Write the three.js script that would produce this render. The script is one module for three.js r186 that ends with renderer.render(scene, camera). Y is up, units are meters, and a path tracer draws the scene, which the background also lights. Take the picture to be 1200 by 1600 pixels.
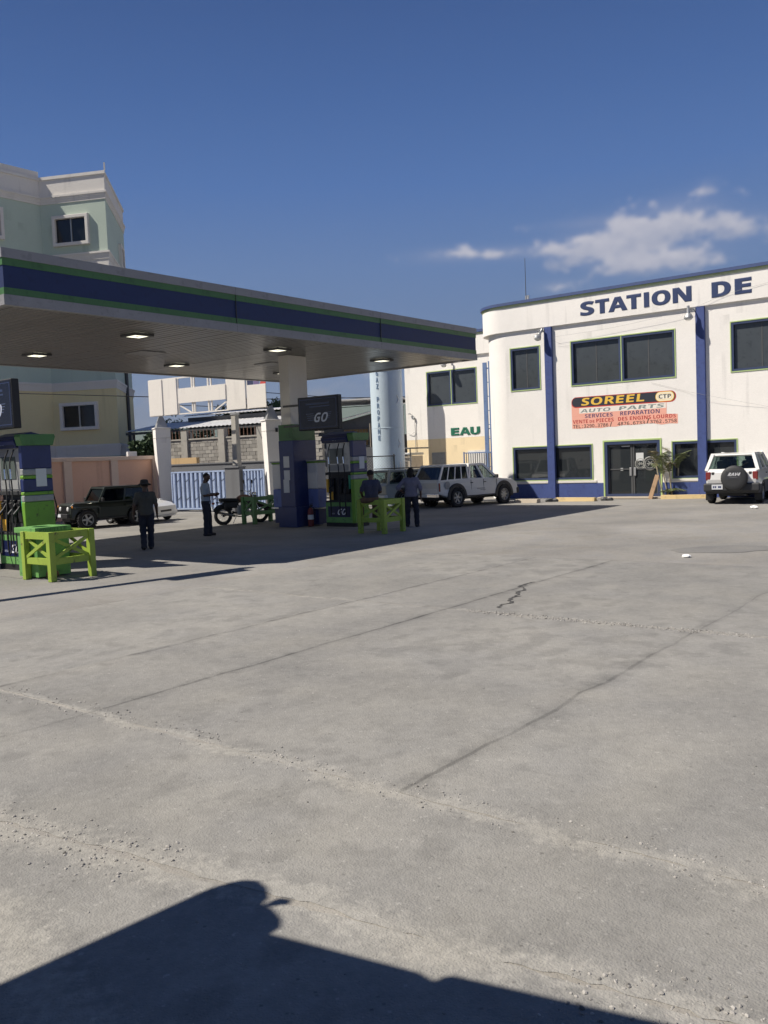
import * as THREE from 'three';
import { RoundedBoxGeometry } from 'three/addons/geometries/RoundedBoxGeometry.js';
import { TextGeometry } from 'three/addons/geometries/TextGeometry.js';
import { FontLoader } from 'three/addons/loaders/FontLoader.js';
import { mergeGeometries, mergeVertices } from 'three/addons/utils/BufferGeometryUtils.js';

// ---------- camera, sky, sun, exposure ----------
const scene = new THREE.Scene();
const camera = new THREE.PerspectiveCamera(61.06, 0.75, 0.1, 9000);
camera.rotation.order = 'YXZ';
camera.position.set(0, 2, 0);
camera.rotation.set(-0.0628, 0, -0.041);
const renderer = new THREE.WebGLRenderer();
renderer.toneMapping = THREE.LinearToneMapping;
renderer.toneMappingExposure = 1.3;
renderer.shadowMap.enabled = true;
const RAD = Math.PI / 180;
const SUN_AZ = 83 * RAD, SUN_EL = 51.2 * RAD;               // the way the light travels: to the right and a little away
const sun = new THREE.DirectionalLight(new THREE.Color().setRGB(1, 0.93, 0.83), 5);
sun.position.set(-Math.sin(SUN_AZ) * Math.cos(SUN_EL), Math.sin(SUN_EL), Math.cos(SUN_AZ) * Math.cos(SUN_EL)).multiplyScalar(90);
sun.castShadow = true; sun.shadow.mapSize.set(4096, 4096);
Object.assign(sun.shadow.camera, { left: -60, right: 60, top: 60, bottom: -60, near: 1, far: 250 });
sun.name = 'sun';
scene.add(sun);

// ---------- random and noise ----------
function rng(seed) { let a = seed >>> 0; return () => { a = (a + 0x6D2B79F5) | 0; let t = Math.imul(a ^ (a >>> 15), 1 | a); t = (t + Math.imul(t ^ (t >>> 7), 61 | t)) ^ t; return ((t ^ (t >>> 14)) >>> 0) / 4294967296; }; }
const R = rng(77);
const rr = (a, b, r = R) => a + (b - a) * r();
function hash3(x, y, z) { let h = Math.imul(x, 374761393) ^ Math.imul(y, 668265263) ^ Math.imul(z, 2147483647 ^ 0x5bd1e995); h = Math.imul(h ^ (h >>> 13), 1274126177); return ((h ^ (h >>> 16)) >>> 0) / 4294967296; }
const sm = t => t * t * (3 - 2 * t), lerp = (a, b, t) => a + (b - a) * t, clamp = (x, a = 0, b = 1) => Math.min(b, Math.max(a, x));
const step = (a, b, x) => sm(clamp((x - a) / (b - a)));
function noise3(x, y, z) {
  const xi = Math.floor(x), yi = Math.floor(y), zi = Math.floor(z), u = sm(x - xi), v = sm(y - yi), w = sm(z - zi);
  const f = (k) => lerp(lerp(hash3(xi, yi, k), hash3(xi + 1, yi, k), u), lerp(hash3(xi, yi + 1, k), hash3(xi + 1, yi + 1, k), u), v);
  return lerp(f(zi), f(zi + 1), w);
}
function fbm3(x, y, z, o) { let s = 0, a = 0.5, t = 0; for (let i = 0; i < o; i++) { s += a * noise3(x, y, z); t += a; a *= 0.5; x *= 2.03; y *= 2.03; z *= 2.03; } return s / t; }
function tileNoise(size, period, oct, seed, gain = 0.5) {           // tileable value noise, 0..1
  const out = new Float32Array(size * size); let amp = 1, tot = 0;
  for (let o = 0; o < oct; o++) {
    const p = period << o; if (p > size) break;
    const lat = new Float32Array(p * p); const r = rng(seed * 131 + o); for (let i = 0; i < p * p; i++) lat[i] = r();
    const s = p / size;
    for (let y = 0; y < size; y++) {
      const fy = y * s, y0 = Math.floor(fy) % p, y1 = (y0 + 1) % p, v = sm(fy - Math.floor(fy));
      for (let x = 0; x < size; x++) {
        const fx = x * s, x0 = Math.floor(fx) % p, x1 = (x0 + 1) % p, u = sm(fx - Math.floor(fx));
        out[y * size + x] += amp * lerp(lerp(lat[y0 * p + x0], lat[y0 * p + x1], u), lerp(lat[y1 * p + x0], lat[y1 * p + x1], u), v);
      }
    }
    tot += amp; amp *= gain;
  }
  for (let i = 0; i < out.length; i++) out[i] /= tot;
  return out;
}
const toS = c => c <= 0.0031308 ? c * 12.92 : 1.055 * Math.pow(c, 1 / 2.4) - 0.055;
function dataTex(size, fn, srgb, tile) {
  const d = new Uint8Array(size * size * 4);
  for (let i = 0; i < size * size; i++) { const c = fn(i, i % size, (i / size) | 0); for (let k = 0; k < 3; k++) d[4 * i + k] = clamp(srgb ? toS(Math.max(0, c[k])) : c[k]) * 255; d[4 * i + 3] = 255; }
  const t = new THREE.DataTexture(d, size, size, THREE.RGBAFormat);
  t.magFilter = t.minFilter = THREE.LinearFilter; t.wrapS = t.wrapT = THREE.RepeatWrapping;
  if (srgb) t.colorSpace = THREE.SRGBColorSpace;
  t.repeat.set(1 / tile, 1 / tile); t.needsUpdate = true;
  return t;
}

// ---------- sky ----------
{
  const W = 2048, H = 1024, d = new Float32Array(W * H * 4);
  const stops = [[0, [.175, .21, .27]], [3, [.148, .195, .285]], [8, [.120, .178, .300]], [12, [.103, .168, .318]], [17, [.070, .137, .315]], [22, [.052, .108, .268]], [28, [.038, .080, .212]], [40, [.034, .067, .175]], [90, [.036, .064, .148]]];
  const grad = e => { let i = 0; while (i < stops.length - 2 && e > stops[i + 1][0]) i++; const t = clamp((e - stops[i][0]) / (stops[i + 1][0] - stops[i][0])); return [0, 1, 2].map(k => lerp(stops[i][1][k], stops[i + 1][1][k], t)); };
  // clouds: [azimuth, elevation, half width, half height, strength] in degrees
  const blobs = [[16.5, 12.9, 3.6, 1.1, 1.15], [19.2, 13.5, 2.3, 1.05, 1.3], [14.0, 12.2, 2.6, .8, 1.0], [18.3, 11.2, 2.8, .75, 1.45], [16, 11.2, 2, .6, 1.0], [22.8, 12.6, 1.9, .75, .95], [5.3, 12.6, 2.6, .42, 1.1], [9.6, 12.5, 2.6, .36, 1.1], [14, 13.9, 3, .3, .6], [11.6, 10.2, 1.5, .4, .8], [20.8, 15.2, .7, .4, .5], [-22, 2.5, 12, 2.4, .8], [-4, 3.4, 9, 1.8, .75], [-14, 5.2, 6, 0.9, .4]];
  const r = rng(5); for (let i = 0; i < 46; i++) { const az = 32 + r() * 290; blobs.push([az > 180 ? az - 360 : az, 3 + r() * 17, 2 + r() * 5, .7 + r() * 1.6, .5 + r() * .6]); }
  for (let j = 0; j < H; j++) {
    const el = ((j + 0.5) / H * 180 - 90);
    const base = grad(Math.max(0, el));
    for (let i = 0; i < W; i++) {
      // direction for this column: u = atan2(z, x) / 2pi + 0.5
      const th = ((i + 0.5) / W - 0.5) * 2 * Math.PI, x = Math.cos(th), z = Math.sin(th);
      let az = Math.atan2(x, -z) / RAD;
      let c = base.slice();
      if (el > -1 && el < 26) {
        const cx = Math.cos(el * RAD);
        let den = 0, under = 0;
        for (const b of blobs) {
          let da = az - b[0]; if (da > 180) da -= 360; if (da < -180) da += 360;
          if (Math.abs(da) > b[2] * 2.4 || Math.abs(el - b[1]) > b[3] * 2.6) continue;
          const g = Math.exp(-(da * da) / (b[2] * b[2]) - ((el - b[1]) ** 2) / (b[3] * b[3]));
          den += b[4] * g; under += b[4] * g * clamp((b[1] - el) / b[3], -1, 1);
        }
        if (den > 0.03) {
          const n = fbm3(x * cx * 30 + 7, Math.sin(el * RAD) * 70 + 3, z * cx * 30 + 11, 6), n2 = fbm3(x * cx * 95, Math.sin(el * RAD) * 160, z * cx * 95, 5);
          let a = step(0.34, 1.05, den * 0.80 + (n - 0.5) * 2.3 + (n2 - .5) * 1.25) * 0.70 + .17 * clamp(den);
          const low = step(9, 3, el);
          const sh = clamp(0.5 + under / Math.max(den, .05) * .5 + (0.5 - n2) * .7);
          const bright = [0.47, 0.455, 0.49], dark = [0.25, 0.275, 0.36];
          const cc = [0, 1, 2].map(k => lerp(lerp(bright[k], dark[k], sh), [0.165, 0.185, 0.238][k], low));
          a *= lerp(1, .75, low);
          c = c.map((v, k) => lerp(v, cc[k], a));
        }
      }
      const o = 4 * (j * W + i); d[o] = c[0]; d[o + 1] = c[1]; d[o + 2] = c[2]; d[o + 3] = 1;
    }
  }
  const sky = new THREE.DataTexture(d, W, H, THREE.RGBAFormat, THREE.FloatType);
  sky.mapping = THREE.EquirectangularReflectionMapping; sky.magFilter = sky.minFilter = THREE.LinearFilter; sky.colorSpace = THREE.LinearSRGBColorSpace; sky.needsUpdate = true;
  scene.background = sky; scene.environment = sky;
}

// ---------- textures ----------
const TEX = {};
{
  const A = tileNoise(2048, 6, 7, 11, 0.62), B = tileNoise(2048, 3, 3, 12), C = tileNoise(2048, 256, 3, 13, 0.7), D = tileNoise(2048, 24, 4, 14);
  const sp = new Float32Array(2048 * 2048), r = rng(41);
  for (let i = 0; i < 46000; i++) { const x = (r() * 2048) | 0, y = (r() * 2048) | 0, s = r() < 0.68 ? rr(.15, .55, r) : -rr(.2, .5, r), q = r() < .015 ? 2 : r() < .2 ? 1 : 0; for (let b = -q; b <= q; b++) for (let a = -q; a <= q; a++) if (a * a + b * b <= q * q + .5) sp[((y + b + 2048) % 2048) * 2048 + (x + a + 2048) % 2048] = s * (D[y * 2048 + x] > .42 ? 1 : .35); }
  TEX.concrete = dataTex(2048, i => { let v = 0.93 + .16 * (D[i] - .5) + 0.36 * (A[i] - .5) * 1.7 + .30 * (B[i] - .5) + .26 * (C[i] - .5) + sp[i] * .8; v = Math.max(.25, v) * (1 - .12 * step(.58, .76, D[i]) * step(.5, .66, B[i])); const w = .5 + (D[i] - .5) * 1.4; return [.2270 * v * (1 + .03 * w), .2200 * v, .2025 * v * (1.03 - .07 * w)]; }, true, 11);
  {
    const W = 2048, H = 1536, d = new Uint8Array(W * H * 4), LA = 11.5, LB = 8.6, A0 = 2.2, B0 = -7.9;
    const Y = tileNoise(2048, 96, 5, 31, .75), at = (T, x, y) => T[(((y % 2048) + 2048) % 2048 | 0) * 2048 + (((x % 2048) + 2048) % 2048 | 0)];
    const spk = new Float32Array(W * H), q = rng(91);
    for (let i = 0; i < 26000; i++) { const x = (q() * W) | 0, y = (q() * H) | 0, s = q() < .72 ? rr(.12, .6, q) : -rr(.2, .55, q), R0 = q() < .02 ? 2 : q() < .22 ? 1 : 0; for (let b = -R0; b <= R0; b++) for (let a = -R0; a <= R0; a++) if (a * a + b * b <= R0 * R0 + .5 && x + a >= 0 && x + a < W && y + b >= 0 && y + b < H) spk[(y + b) * W + x + a] = s; }
    const e0 = b => 2.42 + (b + 4.89) * .133;
    for (let y = 0; y < H; y++) for (let x = 0; x < W; x++) {
      const a = A0 + (x + .5) / W * LA, b = B0 + (y + .5) / H * LB, i = y * W + x;
      const n1 = at(A, x * 1.1 + 300, y * 1.1 + 90), n2 = at(D, x * .9, y * .9 + 500), n3 = at(Y, x, y), n4 = at(C, x * 1.3, y * 1.3), n5 = at(B, x * .8 + 900, y * .8), n6 = at(D, x * 2.3 + 77, y * 2.3);
      let v = .95 + .50 * (n1 - .5) + .22 * (n2 - .5) + .26 * (n3 - .5) + .22 * (n4 - .5) + .30 * (n5 - .5) + spk[i] * .75, warm = (n2 - .5) * .8;
      v *= 1 - .13 * step(.53, .66, n1 * .6 + n6 * .4) - .05 * step(.5, .7, n6);
      // each slab its own tone
      const sa = a < e0(b) ? 0 : a < 4 ? 1 : a < 9.3 ? 2 : 3, sb = sa < 2 ? (b < -6.33 ? 0 : 1) : b < -7.85 ? 0 : b < -6.33 ? 1 : b < -3.1 ? 2 : 3;
      v *= [1.03, 1.0, 1.02, .965][sa] * [1.0, 1.02, .985, 1.015][sb];
      // sandy bands along the two cross joints and the fainter far one
      const band = (c, w, k) => { const dd = Math.abs(a - c + (n2 - .5) * .22 + (n6 - .5) * .07) / Math.max(.006, w); const m = clamp(1.25 - dd + (n3 - .5) * 1.5 + (n4 - .5) * 1.1); v = lerp(v, 1.27 + .5 * (n4 - .5) + .3 * (n3 - .5) + spk[i] * .5, m * k); warm += m * k * .5; };
      band(4.0, .085 * clamp(2.6 * (n5 - .30)) + .012, .75); band(e0(b), .15 * clamp(2.4 * (at(B, x * .8 + 300, y * .8 + 900) - .25)) + .03, .8); if (b < -3.4) band(e0(b) - .65, .05 * clamp(2 * (n5 - .3)), .55); if (b > -6.2) band(9.3, .06 * clamp(2 * (n5 - .3)) + .02, .55);
      // dirt along the lengthwise joints
      const line = (c, w, h, k) => { const off = (n2 - .5) * .10 + (n6 - .5) * .03, dd = Math.abs(b - c + off); const st = clamp(2.8 * (n5 * .5 + n6 * .5 - .30)); v *= 1 - k * st * (.65 * step(w, w * .3, dd) + .35 * step(h, 0, dd + (n3 - .5) * h)); };
      if (a > 4) { line(-7.85, .024, .13, .52); line(-6.33, .030, .15, .62); if (a < 9.3) line(-3.1, .028, .20, .44); else line(-3.1, .016, .1, .3); }
      if (b > -6.9 && a < 4) line(-6.33, .012, .08, .35);
      v = Math.max(.22, v); const c = [.2270 * v * (1 + .03 * warm), .2195 * v * (1 + .005 * warm), .1975 * v * (1.02 - .06 * warm)];
      for (let k = 0; k < 3; k++) d[4 * i + k] = clamp(toS(c[k])) * 255; d[4 * i + 3] = 255;
    }
    const t = new THREE.DataTexture(d, W, H, THREE.RGBAFormat); t.magFilter = t.minFilter = THREE.LinearFilter; t.wrapS = THREE.MirroredRepeatWrapping; t.wrapT = THREE.RepeatWrapping; t.colorSpace = THREE.SRGBColorSpace; t.repeat.set(1 / LA, 1 / LB); t.offset.set(-A0 / LA, -B0 / LB); t.needsUpdate = true; TEX.lot = t;
  }
  const E = tileNoise(1024, 32, 6, 15, .72), F = tileNoise(1024, 256, 2, 16);
  TEX.concreteBump = dataTex(1024, i => { const v = .5 + (E[i] - .5) * .8 + (F[i] - .5) * .75; return [v, v, v]; }, false, 1.9);
  const G = tileNoise(1024, 5, 6, 21, .6), Hn = tileNoise(1024, 16, 4, 22), S = tileNoise(1024, 128, 3, 23);
  TEX.stucco = dataTex(1024, (i, x, y) => { const st = Hn[((y >> 4) & 1023) * 1024 + x]; const v = .97 + .10 * (G[i] - .5) + .06 * (S[i] - .5) - .15 * step(.58, .8, st) * step(.42, .65, G[i]); return [v, v * .995, v * (.985)]; }, true, 5.3);
  TEX.stuccoBump = dataTex(1024, i => { const v = .5 + (S[i] - .5) * .8 + (G[i] - .5) * .4; return [v, v, v]; }, false, 1.6);
  TEX.grime = dataTex(1024, i => { const v = .93 + .22 * (G[i] - .5) + .10 * (S[i] - .5) - .16 * step(.6, .76, Hn[i]); return [v, v * .99, v * .97]; }, true, 2.1);
  TEX.worn = dataTex(1024, i => { const v = .92 + .24 * (G[i] - .5) + .12 * (S[i] - .5) - .14 * step(.58, .74, Hn[i]), k = step(.66, .70, Hn[i] * .55 + E[i] * .45); return [lerp(v, .45, k), lerp(v * .99, .30, k), lerp(v * .97, .8, k)]; }, true, 1.3);
  TEX.wornBump = dataTex(1024, i => { const v = .5 + (S[i] - .5) * .5 + (Hn[i] - .5) * .5; return [v, v, v]; }, false, 0.8);
}

// ---------- materials ----------
const col = (r, g, b) => new THREE.Color().setRGB(r, g, b);
function mat(c, rough = .6, o = {}) {
  const m = new THREE.MeshStandardMaterial({ color: col(...c), roughness: rough, metalness: o.metal || 0 });
  const t = o.tex;
  if (t === 'stucco') { m.map = TEX.stucco; m.bumpMap = TEX.stuccoBump; m.bumpScale = .006; }
  if (t === 'grime') { m.map = TEX.grime; m.bumpMap = TEX.wornBump; m.bumpScale = .0012; }
  if (t === 'lot') { m.map = TEX.lot; m.bumpMap = TEX.concreteBump; m.bumpScale = .0045; }
  if (t === 'worn') { m.map = TEX.worn; m.bumpMap = TEX.wornBump; m.bumpScale = .002; }
  if (t === 'concrete') { m.map = TEX.concrete; m.bumpMap = TEX.concreteBump; m.bumpScale = .0042; }
  if (o.emis) { m.emissive = col(...o.emis); m.emissiveIntensity = o.ei || 1; }
  m.userData.tiled = !!t;
  return m;
}
function phys(c, rough, o = {}) { const m = new THREE.MeshPhysicalMaterial({ color: col(...c), roughness: rough, ...o }); return m; }
const M = {
  concrete: mat([1, 1, 1], .93, { tex: 'concrete' }), rubble: mat([1.15, 1.13, 1.09], .95, { tex: 'concrete' }), tar: mat([.06, .058, .055], .9),
  white: mat([.84, .812, .77], .8, { tex: 'stucco' }), cream: mat([.83, .68, .44], .8, { tex: 'stucco' }), mint: mat([.47, .555, .47], .82, { tex: 'stucco' }), yellow: mat([.74, .64, .36], .82, { tex: 'stucco' }), offwhite: mat([.70, .67, .62], .82, { tex: 'stucco' }), peach: mat([.58, .36, .27], .85, { tex: 'stucco' }), peachPier: mat([.55, .43, .36], .85, { tex: 'stucco' }),
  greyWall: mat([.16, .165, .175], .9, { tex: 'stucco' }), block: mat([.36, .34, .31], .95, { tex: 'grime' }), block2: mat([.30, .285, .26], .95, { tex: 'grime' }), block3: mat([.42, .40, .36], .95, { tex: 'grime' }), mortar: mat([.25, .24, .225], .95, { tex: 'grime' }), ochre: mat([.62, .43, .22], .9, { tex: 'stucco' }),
  navyWall: mat([.048, .078, .24], .62, { tex: 'worn' }), navyTrim: mat([.036, .055, .125], .5, { tex: 'grime' }), capNavy: mat([.05, .08, .20], .6, { tex: 'grime' }), trimGreen: mat([.40, .52, .20], .6), letterBlue: mat([.024, .042, .115], .5), eau: mat([.012, .13, .075], .5),
  ladderBlue: mat([.12, .19, .36], .55, { tex: 'grime' }),
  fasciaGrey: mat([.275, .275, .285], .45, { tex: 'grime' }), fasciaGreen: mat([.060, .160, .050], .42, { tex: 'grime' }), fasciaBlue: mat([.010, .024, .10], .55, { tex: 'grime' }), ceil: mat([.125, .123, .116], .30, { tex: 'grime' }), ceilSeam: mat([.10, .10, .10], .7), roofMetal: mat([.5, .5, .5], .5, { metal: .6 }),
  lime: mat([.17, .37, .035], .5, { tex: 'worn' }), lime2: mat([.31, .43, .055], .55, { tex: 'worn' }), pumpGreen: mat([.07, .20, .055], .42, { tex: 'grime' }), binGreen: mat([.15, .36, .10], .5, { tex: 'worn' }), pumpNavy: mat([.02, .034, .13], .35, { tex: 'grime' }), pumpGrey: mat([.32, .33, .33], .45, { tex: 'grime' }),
  silver: mat([.42, .43, .43], .35, { metal: .5, tex: 'grime' }), steel: mat([.5, .5, .5], .35, { metal: .9 }), galv: mat([.45, .46, .47], .5, { metal: .7, tex: 'grime' }), chrome: mat([.75, .75, .75], .14, { metal: 1 }),
  black: mat([.012, .012, .013], .55), rubber: mat([.022, .022, .023], .85), darkTrim: mat([.03, .031, .033], .6), darkGrey: mat([.075, .078, .082], .6, { tex: 'grime' }),
  paper: mat([.62, .63, .62], .8), sticker: mat([.75, .42, .04], .6), orange: mat([.62, .20, .03], .6), red: mat([.14, .016, .015], .4), brown: mat([.20, .11, .075], .8, { tex: 'grime' }), wood: mat([.42, .28, .17], .85, { tex: 'grime' }), stopYellow: mat([.62, .47, .24], .9, { tex: 'grime' }), stopGrey: mat([.45, .39, .31], .9, { tex: 'grime' }),
  boxWhite: mat([.70, .695, .68], .45, { tex: 'stucco' }), boxBlue: mat([.12, .17, .42], .5, { tex: 'grime' }), tank: mat([.56, .67, .76], .42, { tex: 'stucco' }), tankMark: mat([.14, .22, .34], .6), tankMarkWhite: mat([.8, .8, .8], .6),
  gateBlue: mat([.40, .50, .72], .55, { tex: 'grime' }), gateDark: mat([.03, .045, .085], .6), signWhite: mat([.80, .76, .70], .6, { tex: 'stucco' }),
  carWhite: phys([.74, .73, .70], .3, { clearcoat: .8, clearcoatRoughness: .08 }), carDirty: phys([.60, .60, .57], .35, { clearcoat: .6, clearcoatRoughness: .15 }), carGrey: phys([.30, .32, .29], .4, { clearcoat: .5, clearcoatRoughness: .2 }), carGreen: phys([.012, .018, .013], .38, { clearcoat: .5, clearcoatRoughness: .08 }), truckBlue: phys([.12, .15, .2], .35, { clearcoat: .5 }),
  glass: phys([.66, .72, .70], .02, { transmission: 1, thickness: 0, ior: 1.5 }), tint: phys([.30, .34, .36], .03, { transmission: 1, thickness: 0, ior: 1.5 }), filmGlass: (() => { const m = phys([.066, .076, .084], .10, { map: TEX.grime }); m.userData.tiled = true; return m; })(), shopGlass: phys([.20, .23, .25], .03, { transmission: .86, thickness: 0, ior: 1.5 }),
  room: mat([.16, .155, .15], .9), seat: mat([.05, .05, .052], .85), tailRed: phys([.20, .018, .016], .15, { clearcoat: 1 }), lens: phys([.75, .75, .72], .08, { clearcoat: 1 }), plate: mat([.62, .64, .66], .5), amber: mat([.6, .22, .02], .3),
  lamp: mat([.9, .88, .75], .4, { emis: [1, .95, .74], ei: 1.25 }),
  bark: mat([.11, .085, .06], .95, { tex: 'grime' }), leafDark: phys([.030, .060, .018], .75, { side: THREE.DoubleSide }), leafMid: phys([.055, .095, .028], .75, { side: THREE.DoubleSide }), palmLeaf: phys([.13, .155, .06], .6, { side: THREE.DoubleSide }), palmDry: phys([.22, .19, .10], .8, { side: THREE.DoubleSide }), cane: mat([.42, .37, .26], .8, { tex: 'grime' }),
  roofSheet: mat([.60, .60, .60], .6, { metal: 0, tex: 'grime' }), shedWall: mat([.10, .105, .115], .85, { tex: 'grime' }), pole: mat([.44, .42, .38], .9, { tex: 'grime' }), cable: mat([.02, .02, .022], .7),
  skin: mat([.085, .045, .028], .55), hair: mat([.012, .010, .009], .9), eyeWhite: mat([.6, .58, .55], .3),
  shirtOlive: mat([.075, .072, .058], .9), shirtDark: mat([.035, .035, .04], .9), shirtBlue: mat([.27, .32, .37], .9), shirtGrey: mat([.16, .155, .20], .9), shirtNavy: mat([.04, .046, .075], .9), jeans: mat([.022, .024, .035], .9), khaki: mat([.13, .085, .055], .9), shoe: mat([.03, .026, .024], .7), hat: mat([.025, .027, .028], .9),
  hill: mat([.10, .13, .11], .95), trash: mat([.8, .8, .78], .8),
};

// ---------- geometry helpers ----------
const V = (x, y, z) => new THREE.Vector3(x, y, z);
const mv = (g, x = 0, y = 0, z = 0) => g.translate(x, y, z);
function box(w, h, d, x = 0, y = 0, z = 0, r = 0, ry = 0, rx = 0, rz = 0) {
  const g = r > 0 ? new RoundedBoxGeometry(w, h, d, 2, Math.min(r, w / 2.01, h / 2.01, d / 2.01)) : new THREE.BoxGeometry(w, h, d);
  if (rx) g.rotateX(rx); if (rz) g.rotateZ(rz); if (ry) g.rotateY(ry);
  return mv(g, x, y, z);
}
const bb = (x0, x1, y0, y1, z0, z1, r = 0) => box(x1 - x0, y1 - y0, z1 - z0, (x0 + x1) / 2, (y0 + y1) / 2, (z0 + z1) / 2, r);
function orient(g, a, b) {                                          // geometry along +y, centred, put between two points
  const d = b.clone().sub(a), m = new THREE.Matrix4();
  const q = new THREE.Quaternion().setFromUnitVectors(V(0, 1, 0), d.clone().normalize());
  m.compose(a.clone().add(b).multiplyScalar(.5), q, V(1, 1, 1));
  return g.applyMatrix4(m);
}
const rod = (a, b, r, seg = 8, r2 = r) => orient(new THREE.CylinderGeometry(r2, r, a.distanceTo(b), seg), a, b);
function bar(a, b, w, t, up = V(0, 1, 0)) {                         // rectangular bar: w across, t along `up`
  const y = b.clone().sub(a), L = y.length(); y.normalize();
  const x = new THREE.Vector3().crossVectors(y, up).normalize(), z = new THREE.Vector3().crossVectors(x, y);
  const m = new THREE.Matrix4().makeBasis(x, y, z).setPosition(a.clone().add(b).multiplyScalar(.5));
  return new THREE.BoxGeometry(w, L, t).applyMatrix4(m);
}
const tube = (pts, r, seg = 24, rs = 6, closed = false) => new THREE.TubeGeometry(new THREE.CatmullRomCurve3(pts, closed), seg, r, rs, closed);
const lathe = (pts, seg = 24) => new THREE.LatheGeometry(pts.map(p => new THREE.Vector2(p[0], p[1])), seg);
const cyl = (r, h, x, y, z, seg = 20, r2 = r) => mv(new THREE.CylinderGeometry(r2, r, h, seg), x, y, z);
function flat(g) { const q = g.index ? g.toNonIndexed() : g; q.computeVertexNormals(); return q; }
function shapeOf(pts) { const s = new THREE.Shape(); pts.forEach((p, i) => i ? s.lineTo(p[0], p[1]) : s.moveTo(p[0], p[1])); s.closePath(); return s; }
function prism(pts, depth, bev = 0, holes = []) {                    // outline in x,y; extruded along z, centred
  const s = pts instanceof THREE.Shape ? pts : shapeOf(pts);
  holes.forEach(h => s.holes.push(new THREE.Path(h.map(p => new THREE.Vector2(p[0], p[1])))));
  const g = new THREE.ExtrudeGeometry(s, { depth: depth - 2 * bev, bevelEnabled: bev > 0, bevelSize: bev, bevelThickness: bev, bevelSegments: 2, curveSegments: 10, steps: 1 });
  return mv(g, 0, 0, -(depth - 2 * bev) / 2);
}
function slab(pts, y0, y1) {                                         // outline in x,z; solid between two heights
  const g = new THREE.ExtrudeGeometry(shapeOf(pts.map(p => [p[0], -p[1]])), { depth: y1 - y0, bevelEnabled: false, curveSegments: 8 });
  g.rotateX(-Math.PI / 2); return mv(g, 0, y0, 0);
}
function plain(g) {                                                  // only position, normal, uv; no index
  let q = g.index ? g.toNonIndexed() : g;
  for (const k of Object.keys(q.attributes)) if (!['position', 'normal', 'uv'].includes(k)) q.deleteAttribute(k);
  if (!q.attributes.normal) q.computeVertexNormals();
  if (!q.attributes.uv) q.setAttribute('uv', new THREE.BufferAttribute(new Float32Array(q.attributes.position.count * 2), 2));
  q.morphAttributes = {};
  return q;
}
function uvMetres(g, ou = 0, ov = 0) {
  const p = g.attributes.position, uv = g.attributes.uv;
  for (let i = 0; i < p.count; i += 3) {
    const a = V().fromBufferAttribute(p, i), b = V().fromBufferAttribute(p, i + 1), c = V().fromBufferAttribute(p, i + 2);
    const n = b.clone().sub(a).cross(c.clone().sub(a)), x = Math.abs(n.x), y = Math.abs(n.y), z = Math.abs(n.z);
    [a, b, c].forEach((q, k) => { if (y >= x && y >= z) uv.setXY(i + k, q.x + ou, q.z + ov); else if (x >= z) uv.setXY(i + k, q.z + ou, q.y + ov); else uv.setXY(i + k, q.x + ou, q.y + ov); });
  }
  return g;
}
function join(gs) { gs = (Array.isArray(gs) ? gs.flat(9) : [gs]).map(plain); return gs.length > 1 ? mergeGeometries(gs) : gs[0]; }
let partCount = 0;
function part(name, gs, m, parent, keepUv) {
  const g = join(gs); partCount++;
  if (m.userData.tiled && !keepUv) uvMetres(g, (partCount * 0.737) % 5, (partCount * 1.313) % 5);
  const o = new THREE.Mesh(g, m); o.name = name; o.castShadow = o.receiveShadow = true; parent.add(o); return o;
}
const used = {};
function numbered(n) { const k = used[n] = (used[n] ?? -1) + 1; return k ? `${n}_${String(k).padStart(3, '0')}` : n; }
function thing(name, label, category, pos = [0, 0, 0], turn = 0, group) {
  const o = new THREE.Group(); o.name = numbered(name); o.position.set(...pos); o.rotation.y = turn; o.userData = { label, category }; if (group) o.userData.group = group; scene.add(o); return o;
}
function sub(name, parent, pos = [0, 0, 0]) { const o = new THREE.Group(); o.name = name; o.position.set(...pos); parent.add(o); return o; }
function dup(root, label, pos, turn) { const r = root.clone(); r.name = numbered(root.name.replace(/_\d{3}$/, '')); r.userData = { ...root.userData, label }; r.position.set(...pos); r.rotation.y = turn; scene.add(r); return r; }
function structure(name, gs, m) { const g = join(gs); if (m.userData.tiled) uvMetres(g); const o = new THREE.Mesh(g, m); o.name = name; o.userData.kind = 'structure'; o.castShadow = o.receiveShadow = true; scene.add(o); return o; }
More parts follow.
